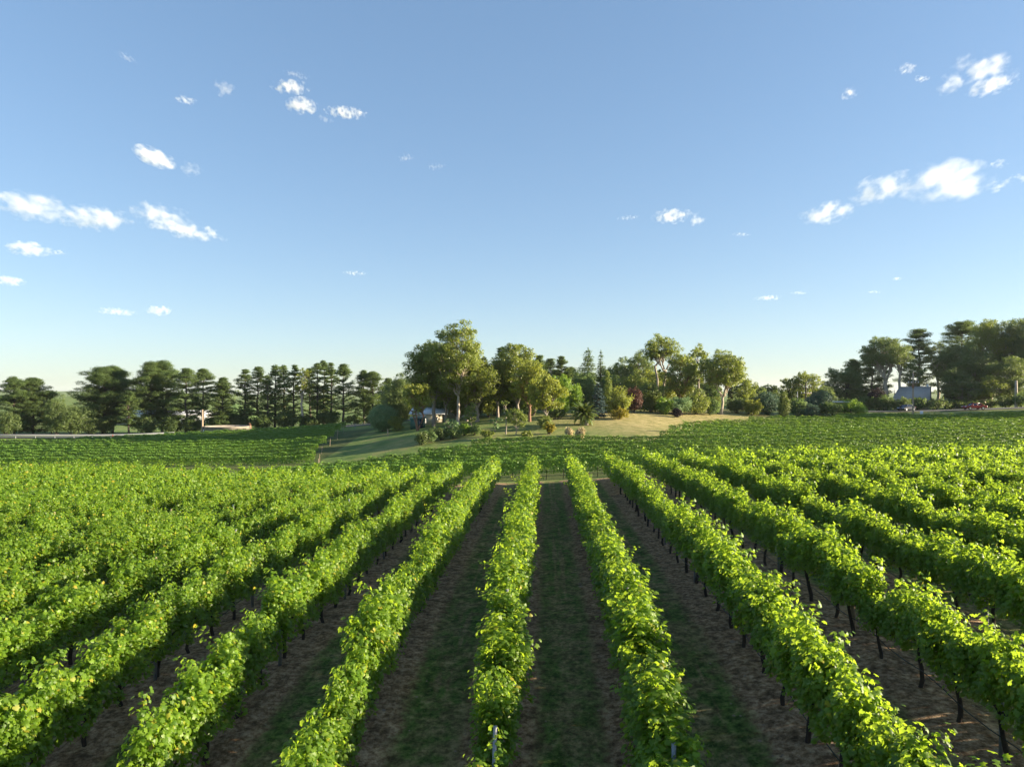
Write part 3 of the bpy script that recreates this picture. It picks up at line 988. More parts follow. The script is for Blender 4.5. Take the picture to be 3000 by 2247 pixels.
pine(653, 1106, 66, 164, 'dense pointed pine shorter than its neighbours behind the concrete tank', cb0=.05, gaps=.02, tips=.9, dens=1.1)
pine(717, 1081, 62, 166, 'slender pine behind the right end of the concrete tank', cb0=.12, gaps=.2)
pine(756, 1072, 60, 170, 'narrow tall pine with a bare lower trunk beyond the tank ladder', cb0=.34, gaps=.3)
pine(784, 1096, 46, 165, 'thin pine squeezed between two taller pines right of the tank', cb0=.2, gaps=.25)
pine(806, 1065, 54, 168, 'square-topped tall pine above the upper corner of the lower field', cb0=.2, gaps=.25)
pine(832, 1066, 52, 172, 'tall pine touching the square-topped one above the lower field', cb0=.25, gaps=.25)
pine(857, 1069, 50, 167, 'leaning-crowned pine in the middle of the roadside row', cb0=.25, gaps=.3, lean=.03)
tree('gum', 'gum_tree', 'pale golden gum tree growing among the dark roadside pines', 'gum tree', None, 885, 1079, 46, 164, 'gum_gold', 'bark_pale', tf=.5, n=16)
pine(908, 1076, 48, 170, 'thin dark pine right of the pale golden gum', cb0=.2, gaps=.25)
pine(930, 1061, 56, 166, 'bare-stemmed pine with a high flat crown above the lower field', cb0=.4, gaps=.3)
pine(949, 1057, 52, 172, 'highest pine near the right end of the roadside row', cb0=.3, gaps=.25)
pine(972, 1061, 44, 168, 'narrow pine close behind the highest roadside pine', cb0=.25, gaps=.25)
pine(1006, 1066, 66, 165, 'wide-crowned pine with a visible straight trunk above the road bend', cb0=.28, gaps=.25)
pine(1066, 1086, 62, 166, 'rounded pine left of the last roadside pine', cb0=.2, gaps=.2)
pine(1092, 1089, 76, 164, 'forked spreading pine at the right end of the roadside row', cb0=.3, gaps=.2)
pine(1138, 1108, 60, 176, 'low pine half hidden behind the round grey-green bush', cb0=.1, gaps=.1)
G2 = 'bushes under the roadside pines'
def ubush(x, yt, w, d, label, leaf='gum_dark', **kw):
    tree('bush', 'bush', label, 'bush', G2, x, yt, w, d, leaf, size=.26, **kw)
tree('gum', 'broadleaf_tree', 'yellow leaved tree showing through the pines at the left edge', 'tree', None, 150, 1196, 46, 158, 'yellow', tf=.25, n=14)
tree('bush', 'broadleaf_tree', 'rounded green tree below the gap with the distant hill', 'tree', None, 168, 1158, 66, 157, 'gum_dark', n=30)
ubush(214, 1191, 92, 158, 'wide dark bush filling the gap between the left pines')
ubush(20, 1205, 70, 154, 'dark bush at the foot of the leftmost pine')
ubush(265, 1215, 74, 160, 'dark bush left of the pump box under the round-topped pine')
ubush(300, 1222, 60, 163, 'low bush under the round-topped pine, nearest the pump box')
ubush(425, 1218, 66, 162, 'dark bush right of the pump box beside the road')
ubush(505, 1216, 76, 162, 'broad dark bush left of the wooden pole', leaf='pine')
ubush(565, 1222, 60, 163, 'low dark bush behind the wooden pole', leaf='pine')
ubush(640, 1216, 70, 163, 'dark bush directly behind the concrete tank', leaf='pine')
ubush(700, 1212, 62, 165, 'dark bush behind the ladder of the tank')
ubush(765, 1218, 60, 163, 'dark bush right of the tank under the narrow pine', leaf='pine')
ubush(838, 1205, 78, 166, 'tall dark bush above the upper edge of the lower field')
ubush(905, 1215, 60, 164, 'dark bush under the pale golden gum', leaf='pine')
ubush(960, 1200, 70, 166, 'leafy bush under the highest roadside pine', leaf='dull')
ubush(1035, 1218, 62, 164, 'dark bush beside the bend of the road', leaf='pine')
ubush(1088, 1214, 50, 162, 'bush left of the round grey-green bush')
tree('bush', 'broadleaf_tree', 'sunlit pale green tree far behind the roadside pines', 'tree', None, 700, 1180, 120, 205, 'round', n=26)

# the grove on the rise
G3 = 'gum trees of the grove on the rise'
def gum(x, yt, w, d, label, leaf='gum', bark='bark_grey', **kw):
    tree('gum', 'gum_tree', label, 'gum tree', G3, x, yt, w, d, leaf, bark, **kw)
tree('bush', 'round_bush', 'dome shaped grey-green bush at the top of the grass slope', 'bush', None, 1122, 1181, 78, 122, 'round', n=46, smooth=1, dens=1.5)
tree('bush', 'bush', 'dark yellowish bush leaning against the grey-green dome bush', 'bush', None, 1160, 1216, 44, 118, 'gum', n=16)
tree('bush', 'broadleaf_tree', 'dark green tree rising behind the grey-green dome bush', 'tree', None, 1172, 1096, 104, 136, 'gum_dark', n=40)
tree('bush', 'broadleaf_tree', 'dark leafy tree behind the white shed', 'tree', None, 1235, 1100, 92, 140, 'gum_dark', n=40)
gum(1223, 1118, 92, 113, 'small gum with three slim stems in front of the white shed', 'gum_gold', 'bark_red', tf=.34, n=26, forks=3, nl=5)
gum(1272, 991, 138, 119, 'wide gum with a stout trunk beside the white shed', tf=.32, n=62, nl=6)
gum(1306, 1090, 84, 121, 'bushy gum sprouting low behind the stout trunk by the shed', 'gum', 'bark_grey', tf=.36, n=35)
gum(1343, 940, 124, 115, 'tallest gum with a forked pale trunk in the middle of the grove', 'gum', 'bark_pale', tf=0.29, n=62, nl=5, dens=.75, rt=.26)
gum(1368, 1030, 90, 122, 'gum filling the middle of the grove behind the forked pale trunk', 'gum_gold', tf=0.19, n=40)
gum(1398, 1038, 122, 118, 'thick grey-trunked gum right of the forked pale trunk', 'gum', 'bark_grey', tf=0.23, n=59, nl=6, rt=.34)
gum(1458, 1052, 90, 121, 'gum with a yellow-green domed crown in the grove', 'gum_gold', tf=0.24, n=45)
gum(1516, 1001, 108, 120, 'tall dark-topped gum at the right of the grove', 'gum', tf=0.19, n=62, nl=6)
gum(1552, 1053, 86, 112, 'gum with a reddish straight trunk above the lawn', 'gum_gold', 'bark_red', tf=0.25, n=51)
gum(1598, 1090, 88, 104, 'slim-stemmed pale gum at the right front of the grove', 'gum_gold', 'bark_grey', tf=0.23, n=45, flat=.8)
G4 = 'young saplings in front of the grove'
def sap(x, yt, w, d, label, leaf='lime', **kw):
    tree('gum', 'sapling', label, 'sapling', G4, x, yt, w, d, leaf, 'bark_grey', size=.2, rt=.08, nl=3, **kw)
sap(1483, 1170, 26, 100, 'thin sapling with a small round head left of the leafier one', tf=.55, n=7)
sap(1510, 1192, 52, 99, 'leafy sapling with foliage on its right side in front of the lawn', tf=.2, n=16, lean=.1)
sap(1381, 1176, 36, 106, 'pale leaved sapling before the thick grey trunk', tf=.2, n=14)
sap(1322, 1222, 44, 102, 'low grey-leaved sapling in front of the forked pale gum', 'round', tf=.15, n=12)
sap(1450, 1222, 36, 103, 'short pale sapling on the bank left of the thin sapling', 'round', tf=.15, n=10)
G5 = 'shrubs along the foot of the grove'
for i, (x, yt, w, d, lf, lb) in enumerate([
    (1236, 1262, 44, 97, 'gum_dark', 'small dark shrub at the left end of the shrub belt'),
    (1262, 1256, 52, 98, 'dull', 'second dark shrub from the left end of the shrub belt'),
    (1292, 1250, 54, 99, 'gum_dark', 'dark shrub below the white shed and stout gum trunk'),
    (1330, 1250, 50, 99, 'dull', 'dense shrub below the forked pale trunk'),
    (1362, 1240, 40, 101, 'green', 'bright leafy shrub below the forked pale trunk'),
    (1388, 1242, 40, 101, 'dull', 'shrub at the foot of the thick grey trunk'),
    (1425, 1258, 44, 97, 'gum', 'low straggling shrub on the bank under the pale saplings'),
    (1545, 1262, 40, 96, 'gum', 'low shrub on the bank below the lawn'),
    (1597, 1218, 42, 103, 'lime', 'yellow-green shrub around the slim pale stem'),
    (1610, 1236, 32, 99, 'yellow', 'small yellowish shrub at the right end of the bank')]):
    tree('bush', 'shrub', lb, 'shrub', G5, x, yt, w, d, lf, n=16)
for x, d, w, lb in ((1668, 97, 17, 'dry pale grass clump left of the palm below the lawn'), (1700, 95, 22, 'dry straw-coloured grass clump spreading below the palm')):
    tree('flame', 'dry_grass_clump', lb, 'grass clump', None, x, 1252, w, d, 'straw', dens=.35, size=.25)
tree('bush', 'dark_shrub', 'dark spreading shrub under the bright trees left of the palm', 'shrub', None, 1630, 1196, 56, 114, 'gum_dark', n=20)

# dark understorey behind the grove trunks
G13 = 'dark understorey trees inside the grove'
for x, yt, w, d, lf, lb in [(1290, 1120, 80, 130, 'gum_dark', 'dark understorey tree behind the stout trunk beside the shed'), (1345, 1100, 80, 128, 'gum', 'understorey tree behind the forked pale trunk'),
    (1400, 1110, 84, 130, 'gum_dark', 'dark understorey tree behind the thick grey trunk'), (1450, 1120, 80, 131, 'dull', 'green understorey tree right of the thick grey trunk'),
    (1500, 1110, 84, 132, 'gum_dark', 'dark understorey tree under the tall dark-topped gum'), (1555, 1120, 80, 128, 'dull', 'understorey tree behind the reddish straight trunk'),
    (1610, 1110, 70, 130, 'gum_dark', 'dark understorey tree behind the slim pale gum'), (1430, 1060, 70, 126, 'gum_gold', 'golden mid-height tree in the heart of the grove'),
    (1560, 1080, 60, 122, 'gum', 'mid-height tree filling between the two right-hand grove gums')]:
    tree('bush', 'understorey_tree', lb, 'tree', G13, x, yt, w, d, lf, n=32, size=.24)
for x, yt, w, d, lf, lb in [(1790, 1100, 80, 140, 'dull', 'green tree behind the blue spruce'), (1860, 1096, 90, 140, 'gum', 'olive tree behind the smoke bush'), (1945, 1110, 90, 142, 'gum_gold', 'golden green tree behind the small round dark bush'),
    (2010, 1110, 90, 144, 'gum_dark', 'dark tree at the back of the garden shrubs'), (2080, 1120, 70, 146, 'dull', 'dull green tree behind the leaning gum trunk')]:
    tree('bush', 'garden_tree', lb, 'tree', 'leafy trees behind the lawn', x, yt, w, d, lf, n=32, size=.25)

# dark trees behind the grove
G6 = 'dark conifers behind the grove'
for x, yt, w, d, lb in ((1470, 1013, 60, 142, 'dark conifer peeping out behind the tall dark-topped gum'), (1580, 1040, 64, 146, 'dark pine behind the right side of the grove'),
                        (1612, 1050, 62, 150, 'dark round pine right behind the grove, left of its twin'), (1645, 1044, 58, 148, 'dark round pine with a clear right outline behind the grove')):
    tree('pine', 'pine_tree', lb, 'pine tree', G6, x, yt, w, d, 'pine', cb0=.1, gaps=.05, dens=.9)
tree('pine', 'pine_tree', 'dark flat pine filling the skyline left of the tall conifer', 'pine tree', G6, 1672, 1078, 70, 152, 'pine', cb0=.1, gaps=.05)
tree('spruce', 'conifer', 'tall bushy dark conifer standing above the skyline', 'conifer', None, 1723, 1018, 78, 146, 'pine', 'bark', pad=1.0, power=.55, size=.3, dens=1.4)
tree('spruce', 'conifer', 'narrow pointed dark conifer right of the bushy one', 'conifer', None, 1760, 1026, 46, 143, 'pine', 'bark', pad=.8, power=.7, size=.28, dens=1.2)
tree('bush', 'broadleaf_tree', 'rounded dull green tree in front of the tall dark conifer', 'tree', None, 1709, 1076, 74, 136, 'dull', n=36)
G7 = 'bright broadleaf trees left of the palm'
for x, yt, w, d, lb in ((1622, 1096, 46, 117, 'bright green tree right behind the slim pale gum'), (1652, 1100, 52, 118, 'bright green tree with a domed top left of the palm'),
                        (1688, 1120, 50, 114, 'bright green tree directly behind the palm')):
    tree('bush', 'broadleaf_tree', lb, 'tree', G7, x, yt, w, d, 'green', n=34)
tree('palm', 'palm_tree', 'squat palm with a shaggy trunk and arching fronds beside the lawn', 'palm', None, 1712, 1164, 76, 106, 'palm', 'bark_grey')
tree('spruce', 'blue_spruce', 'blue-grey spruce right of the palm', 'spruce', None, 1753, 1120, 56, 114, 'blue', 'bark', pad=.5, size=.2, dens=1.6, power=.6)
tree('column', 'columnar_tree', 'pale upright feathery tree behind the blue spruce', 'tree', None, 1780, 1086, 44, 124, 'lime', size=.24)
tree('flame', 'flame_shaped_bush', 'golden bush of upright shoots right of the blue spruce', 'bush', None, 1815, 1130, 72, 118, 'gum_gold', dens=1.1)
tree('bush', 'low_bush', 'low yellow-green bush at the foot of the golden bush', 'bush', None, 1812, 1192, 66, 113, 'yellow', n=22)
tree('bush', 'smoke_bush', 'reddish brown smoke bush behind the lawn', 'bush', None, 1857, 1132, 52, 124, 'purple', n=26)
tree('bush', 'olive_bush', 'large pale green bush right of the reddish smoke bush', 'bush', None, 1905, 1120, 86, 128, 'lime', n=34)
tree('bush', 'dark_bush', 'small round dark green bush at the back of the lawn', 'bush', None, 1948, 1162, 46, 124, 'green', n=18)
G8 = 'gums on the skyline right of the conifers'
def rgum(x, yt, w, d, label, leaf='gum_dark', bark='bark_grey', **kw):
    tree('gum', 'gum_tree', label, 'gum tree', G8, x, yt, w, d, leaf, bark, **kw)
rgum(1802, 1062, 84, 158, 'low dark gum right of the narrow conifer', tf=.2, n=36)
rgum(1836, 1043, 66, 162, 'gum with a high thin crown left of the highest gum', tf=.35, n=24)
rgum(1875, 1027, 84, 156, 'broad dark gum left of the highest skyline gum', tf=.2, n=42)
tree('column', 'cypress', 'slim green cypress before the broad dark gum', 'cypress', None, 1851, 1078, 26, 142, 'gum_dark')
rgum(1935, 978, 90, 138, 'highest skyline gum with twin bare trunks and an open crown', 'gum', 'bark_grey', tf=.52, n=30, umb=.25, dens=.65, nl=5, forks=2)
rgum(1925, 1075, 90, 150, 'low bushy gum filling the space behind the twin trunks', 'gum_gold', tf=.1, n=34)
rgum(1995, 1030, 92, 134, 'gum with layered yellowish foliage right of the highest one', 'gum', 'bark_red', tf=.22, n=46, nl=6)
rgum(2046, 1012, 58, 142, 'gum with small tufts rising above the layered yellowish gum', 'gum', tf=.45, n=22)
rgum(2112, 1031, 116, 130, 'spreading gum with a leaning pale trunk at the right end of the lawn', 'gum', 'bark_pale', tf=.30, n=50, nl=6, umb=.2, lean=.07, rt=.26)
rgum(2045, 1100, 90, 150, 'low gum foliage behind the spreading gum', 'gum_gold', tf=.1, n=30)
G9 = 'garden shrubs along the back of the lawn'
for x, yt, w, d, lf, lb in [
    (1992, 1160, 70, 125, 'round', 'greyish shrub right of the round dark bush'), (2036, 1154, 78, 127, 'gum', 'multi-stemmed olive shrub left of the leaning gum trunk'),
    (1984, 1196, 30, 121, 'darkpurple', 'dark plum shrub at the edge of the lawn'), (2082, 1165, 50, 128, 'dull', 'green shrub left of the leaning trunk'),
    (2100, 1160, 34, 133, 'lime', 'light green shrub behind the leaning gum trunk'), (2160, 1161, 68, 136, 'gum_dark', 'dark clipped hedge right of the leaning gum trunk'),
    (2204, 1168, 56, 132, 'gum_gold', 'yellow-green bush right of the dark clipped hedge'), (2246, 1149, 70, 134, 'bluish', 'rounded blue-green bush with fine foliage'),
    (2338, 1167, 62, 134, 'dull', 'mid green bush right of the bright columnar bush'), (2398, 1145, 78, 138, 'bluish', 'tall blue-green bush behind the mid green bushes'),
    (2436, 1176, 66, 135, 'dull', 'dense green bush below the pale garage roof'), (2500, 1172, 92, 136, 'green', 'wide leafy green bush at the end of the road verge'),
    (2372, 1180, 60, 133, 'bluish', 'low blue-green bush between the mid green bushes')]:
    tree('bush', 'garden_shrub', lb, 'shrub', G9, x, yt, w, d, lf, n=26)
tree('column', 'columnar_bush', 'bright yellow-green columnar bush standing alone above the vines', 'bush', None, 2296, 1154, 40, 130, 'lime', pw=.35, dens=1.4)
G10 = 'low trees on the skyline between the lawn and the road'
for i, (x, yt, w, d, lf, lb) in enumerate([
    (2176, 1106, 64, 150, 'gum', 'rounded gum right of the spreading gum'), (2140, 1118, 22, 148, 'gum_dark', 'thin dark tree behind the leaning gum trunk'),
    (2216, 1127, 52, 160, 'gum_dark', 'low dark tree behind the blue-green bush'), (2252, 1121, 54, 165, 'gum_dark', 'dark tree left of the pale bare stump'),
    (2312, 1103, 52, 168, 'gum', 'small olive gum left of the rounder gum on the skyline'), (2362, 1085, 66, 166, 'gum', 'round-headed gum alone on the low skyline'),
    (2412, 1126, 60, 168, 'gum_dark', 'low dark tree right of the round-headed gum'), (2330, 1130, 70, 175, 'gum_gold', 'yellowish low tree behind the round-headed gum')]):
    tree('gum', 'gum_tree', lb, 'gum tree', G10, x, yt, w, d, lf, tf=.22, n=30)

# the tall trees by the house and the road
G11 = 'tall trees around the house'
def htree(kind, x, yt, w, d, label, leaf='gum_dark', bark='bark', name=None, **kw):
    nm = name or ('gum_tree' if kind == 'gum' else 'pine_tree')
    tree(kind, nm, label, nm.replace('_', ' '), G11, x, yt, w, d, leaf, bark, **kw)
htree('gum', 2470, 1070, 90, 182, 'dark tree at the left end of the tall trees by the house', tf=.1, n=46)
htree('pine', 2500, 1054, 70, 186, 'pointed dark pine behind the left end of the tall trees', 'pine', cb0=.05, gaps=.03, tips=.9)
htree('pine', 2555, 1030, 90, 190, 'dark pine behind the white-trunked gum', 'pine', cb0=.05, gaps=.05)
htree('gum', 2596, 983, 108, 178, 'white-trunked gum with a forked bare trunk left of the house', 'gum_dark', 'bark_pale', tf=.42, n=40, umb=.3, nl=5, rt=.55)
htree('gum', 2636, 996, 38, 176, 'slim gum with a straight pale trunk and yellowish tufts left of the house', 'gum_gold', 'bark_pale', tf=.5, n=16)
htree('pine', 2692, 961, 88, 192, 'tall dark pine rising behind the house roof', 'pine', cb0=.15, gaps=.08, tips=.75)
htree('gum', 2676, 1052, 62, 176, 'half-bare gum with dead grey branches behind the roadside pole', 'gum_dark', 'bark_grey', tf=.35, n=18)
htree('gum', 2748, 999, 62, 188, 'thin see-through gum right of the tall dark pine', 'gum', 'bark_pale', tf=.4, n=26)
htree('pine', 2818, 943, 92, 192, 'flat-topped dark pine above the red car', 'pine', cb0=.25, gaps=.1, tips=.4)
htree('gum', 2800, 1000, 96, 184, 'gum below the flat-topped pine behind the road', 'gum_dark', 'bark_grey', tf=.2, n=48)
htree('gum', 2902, 934, 118, 182, 'big gum with pale spreading limbs above the red car', 'gum', 'bark_pale', tf=.3, n=60, nl=7, rt=.5)
htree('gum', 2862, 1010, 110, 176, 'leafy gum hanging over the red car', 'gum_dark', 'bark_pale', tf=.16, n=54)
htree('gum', 2985, 918, 110, 180, 'highest dark tree at the right edge of the picture', tf=.2, n=56)
htree('gum', 2956, 1040, 100, 168, 'dark gum at the right edge behind the pale stump', 'gum_dark', 'bark_grey', tf=.12, n=50)
htree('gum', 3040, 930, 130, 176, 'broad dark gum cut off by the right edge of the picture', tf=.15, n=56)
htree('gum', 2800, 1076, 74, 172, 'leafy dark gum drooping over the house gable', 'gum_dark', 'bark_grey', tf=.15, n=36)
htree('gum', 2830, 1110, 90, 168, 'low gum crown beside the dark garage roof', 'gum_dark', 'bark_grey', tf=.12, n=40)
htree('gum', 2905, 1100, 90, 166, 'low gum crown behind the rear of the red car', 'gum', 'bark_grey', tf=.2, n=40)
tree('bush', 'smoke_bush', 'dark purple smoke bush under the white-trunked gum', 'bush', None, 2570, 1136, 50, 166, 'darkpurple', n=24)
G12 = 'shrubs behind the road by the house'
for x, yt, w, d, lf, lb in [
    (2480, 1166, 74, 168, 'gum_dark', 'dark shrub behind the wide leafy bush'), (2540, 1160, 70, 166, 'dull', 'shrub under the dark purple smoke bush'),
    (2590, 1156, 66, 164, 'dull', 'grey-green shrub above the dark car'), (2640, 1164, 62, 163, 'gum_dark', 'dark shrub between the dark car and the house'),
    (2690, 1160, 50, 163, 'dull', 'shrub in front of the cream gable wall'), (2735, 1164, 66, 163, 'gum_dark', 'dark shrub right of the roadside pole'),
    (2790, 1168, 62, 163, 'pine', 'dark shrub left of the red car'), (2945, 1160, 60, 160, 'gum_dark', 'dark shrub right of the red car'),
    (2990, 1148, 50, 158, 'dull', 'leafy shrub round the pale stump at the right edge'), (2845, 1172, 60, 163, 'pine', 'dark shrub directly behind the red car'),
    (2900, 1170, 56, 163, 'gum_dark', 'dark shrub behind the boot of the red car')]:
    tree('bush', 'roadside_shrub', lb, 'shrub', G12, x, yt, w, d, lf, n=22, size=.26)
# trees further along the road, out of the picture to the right: their shade lies on the far slope
for i, (X, Y, h, w) in enumerate([(106, 118, 15, 14), (122, 138, 22, 15), (112, 127, 17, 15), (136, 142, 24, 16)]):
    rng = np.random.default_rng(900 + i)
    t = thing('gum_tree', f'dark gum beyond the right end of the road, {ordinal(i + 1)} from the picture edge', 'gum tree', (X, Y, tz(X, Y)), 0, G11)
    a, b = tree_gum(rng, h, w, tf=.12, n=44, size=.5)
    a.build('trunk', M['bark_grey'], t, True); b.build('crown', M['gum_dark'], t)

# far trees on the distant hill and ridges: too far to tell apart
rng = np.random.default_rng(77)
mb = MB()
for i in range(220):
    if i < 60: X, Y = rng.uniform(-430, -240), rng.uniform(600, 680)
    elif i < 120: X, Y = rng.uniform(-420, -120), rng.uniform(380, 470) if i % 2 else rng.uniform(330, 380)
    else: X, Y = rng.uniform(-700, 500), rng.uniform(700, 1200)
    h = rng.uniform(5, 11) if Y < 700 else rng.uniform(8, 14)
    if X > -480 and X < -180 and 470 < Y < 610: continue
    if 330 < Y < 480 and h > 7: h = 6
    z = tz(X, Y)
    for _ in range(4):
        c = np.array([X + rng.normal(0, h * .25), Y + rng.normal(0, h * .2), z + h * rng.uniform(.35, .8)])
        clump(mb, rng, c, h * .32, .9, 40, h * .14)
tag(mb.build('woods', M['gum_dark']), 'far woods dotted over the distant hills behind the pines', 'woods', kind='stuff')

# ------------------------------------------------------------------ buildings, cars, poles, tank
def plate(mb, p, th=.12):
    """a sloping slab from four corner points (counter-clockwise from above)"""
    p = np.array(p, float)
    nn = nrm(np.cross(p[1] - p[0], p[3] - p[0])[None])[0]
    q = np.concatenate([p - nn * th, p])
    mb.add(q, [(3, 2, 1, 0), (4, 5, 6, 7), (0, 1, 5, 4), (1, 2, 6, 5), (2, 3, 7, 6), (3, 0, 4, 7)])

def at(x, d, dz=0):
    X = px(x, d)
    return (X, d, tz(X, d) + dz)

# house among the tall trees: ridge runs left to right, cream gable on the right, verandah roof in front
hx, hy = px(2668, 170), 170.0
hz = tz(hx, hy) - .2
hr = math.radians(-32)
house = thing('house', 'house with a blue-grey iron roof and cream gable wall among the tall trees', 'house', (hx, hy, hz), hr)
house.scale = (.85, .85, .85)
mb = MB(); box(mb, (0, 3.5, 1.6), (8.4, 7, 3.2))
gv = np.array([(4.2, 0, 3.2), (4.2, 7, 3.2), (4.2, 3.5, 6.6), (-4.2, 0, 3.2), (-4.2, 7, 3.2), (-4.2, 3.5, 6.6)])
mb.add(gv, [(0, 1, 2), (4, 3, 5)])
mb.build('wall', M['cream'], house)
mb = MB()
plate(mb, [(-4.8, -.5, 2.9), (4.7, -.5, 2.9), (4.7, 3.5, 6.85), (-3.0, 3.5, 6.85)])
plate(mb, [(4.7, 7.5, 2.9), (-4.8, 7.5, 2.9), (-3.0, 3.5, 6.85), (4.7, 3.5, 6.85)])
plate(mb, [(-4.8, 7.5, 2.9), (-4.8, -.5, 2.9), (-3.0, 3.5, 6.85), (-3.0, 3.5, 6.85)])
roof = mb.build('roof', M['slate'], house)
mb = MB()
plate(mb, [(-5.6, -3.2, 2.35), (5.2, -3.2, 2.35), (4.7, -.55, 2.85), (-4.8, -.55, 2.85)], .1)
mb.build('verandah_roof', M['slate'], house)
mb = MB()
for a, b in (((4.76, -.55, 2.78), (4.76, 3.5, 6.74)), ((4.76, 7.5, 2.78), (4.76, 3.5, 6.74))): tube(mb, [a, b], .13, 4)
mb.build('barge_board', M['darkroof'], house)
mb = MB(); box(mb, (4.0, 3.5, 7.0), (.5, .6, .8)); box(mb, (4.0, 3.5, 7.45), (.6, .7, .1))
mb.build('chimney', M['white'], roof)
for x in (-4.6, -1.6, 1.6, 4.6):
    mb = MB(); box(mb, (x, -3.0, 1.1), (.12, .12, 2.4)); mb.build('verandah_post', M['white'], house)
for x in (-2.4, 1.2):
    mb = MB(); box(mb, (x, -.03, 1.6), (1.3, .08, 1.4)); f = mb.build('window', M['white'], house)
    mb = MB(); box(mb, (x, -.085, 1.6), (1.1, .04, 1.2)); mb.build('pane', M['glass'], f)
mb = MB(); box(mb, (4.24, 3.5, 1.7), (.08, 1.4, 1.3)); f = mb.build('window', M['white'], house)
mb = MB(); box(mb, (4.295, 3.5, 1.7), (.04, 1.2, 1.1)); mb.build('pane', M['glass'], f)
mb = MB(); box(mb, (-.6, -.03, 1.05), (.95, .06, 2.1)); mb.build('door', M['darkroof'], house)

gar = thing('garage', 'low garage with a dark pitched roof right of the house', 'garage', at(2826, 173), math.radians(-14))
mb = MB(); box(mb, (0, 0, 1.2), (7.5, 5, 2.6)); mb.build('wall', M['cream'], gar)
mb = MB()
plate(mb, [(-4.2, -3, 2.3), (4.2, -3, 2.3), (4.0, 0, 4.1), (-4.0, 0, 4.1)]); plate(mb, [(4.2, 3, 2.3), (-4.2, 3, 2.3), (-4.0, 0, 4.1), (4.0, 0, 4.1)])
mb.build('roof', M['darkroof'], gar)
mb = MB(); box(mb, (-1.2, -2.53, 1.1), (3.0, .06, 2.2)); mb.build('door', M['darkroof'], gar)

car_port = thing('carport', 'carport with a flat white roof behind the green garden shrubs', 'carport', at(2456, 146), 0)
mb = MB(); box(mb, (0, 0, 2.45), (4.4, 3.4, .16)); mb.build('roof', M['white'], car_port)
for x in (-1.9, 1.9):
    for y in (-1.5, 1.5):
        mb = MB(); box(mb, (x, y, 1.15), (.12, .12, 2.5)); mb.build('post', M['pink'], car_port)

# white shed and green lean-to by the grove
sx_, sy_ = px(1260, 127), 127.0
sz_ = tz(sx_, sy_) - .15
shed = thing('shed', 'long white painted shed with a shallow white roof behind the gum trunks', 'shed', (sx_, sy_, sz_), 0)
mb = MB(); box(mb, (0, 0, .95), (4.6, 3.4, 1.9)); mb.build('wall', M['cream'], shed)
mb = MB(); plate(mb, [(-3.5, -2.0, 1.95), (3.3, -2.0, 1.95), (3.3, 2.0, 3.0), (-3.5, 2.0, 3.0)]); mb.build('roof', M['white'], shed)
mb = MB(); box(mb, (-1.0, -1.73, .85), (1.0, .05, 1.7)); d_ = mb.build('door', M['white'], shed)
mb = MB(); box(mb, (-.62, -1.79, .85), (.05, .07, .14)); mb.build('handle', M['rim'], d_)
mb = MB(); box(mb, (1.1, -1.73, 1.1), (.9, .05, .7)); w_ = mb.build('window', M['white'], shed)
mb = MB(); box(mb, (1.1, -1.77, 1.1), (.76, .04, .56)); mb.build('pane', M['glass'], w_)
hut = thing('garden_hut', 'dark green steel garden hut in front of the white shed', 'hut', (px(1224, 119), 119, tz(px(1224, 119), 119) - .1), .1)
mb = MB(); box(mb, (0, 0, .85), (2.4, 1.7, 1.8)); mb.build('wall', M['greensteel'], hut)
mb = MB(); plate(mb, [(-1.3, -.95, 1.72), (1.3, -.95, 1.72), (1.3, .95, 1.98), (-1.3, .95, 1.98)], .06); mb.build('roof', M['greensteel'], hut)
mb = MB(); box(mb, (.5, -.87, .85), (.8, .05, 1.6)); mb.build('door', M['darkcar'], hut)
cot = thing('cottage', 'cottage with a dark low roof half hidden behind the white shed', 'cottage', (px(1295, 138), 138, tz(px(1295, 138), 138)), 0)
mb = MB(); box(mb, (0, 0, 1.2), (8, 5, 2.4)); mb.build('wall', M['cream'], cot)
mb = MB()
plate(mb, [(-4.6, -3, 2.3), (4.6, -3, 2.3), (3.2, 0, 4.0), (-3.2, 0, 4.0)]); plate(mb, [(4.6, 3, 2.3), (-4.6, 3, 2.3), (-3.2, 0, 4.0), (3.2, 0, 4.0)])
plate(mb, [(-4.6, 3, 2.3), (-4.6, -3, 2.3), (-3.2, 0, 4.0), (-3.2, 0, 4.0)]); plate(mb, [(4.6, -3, 2.3), (4.6, 3, 2.3), (3.2, 0, 4.0), (3.2, 0, 4.0)])
mb.build('roof', M['darkroof'], cot)
gh = thing('packing_shed', 'long pale flat shed glimpsed between the pines behind the tank', 'shed', (px(530, 222), 222, tz(px(530, 222), 222)), 0)
mb = MB(); box(mb, (0, 0, 1.6), (36, 10, 3.2)); mb.build('wall', M['white'], gh)
mb = MB(); plate(mb, [(-18.5, -5.5, 3.2), (18.5, -5.5, 3.2), (18.5, 0, 4.3), (-18.5, 0, 4.3)]); plate(mb, [(18.5, 5.5, 3.2), (-18.5, 5.5, 3.2), (-18.5, 0, 4.3), (18.5, 0, 4.3)]); mb.build('roof', M['white'], gh)

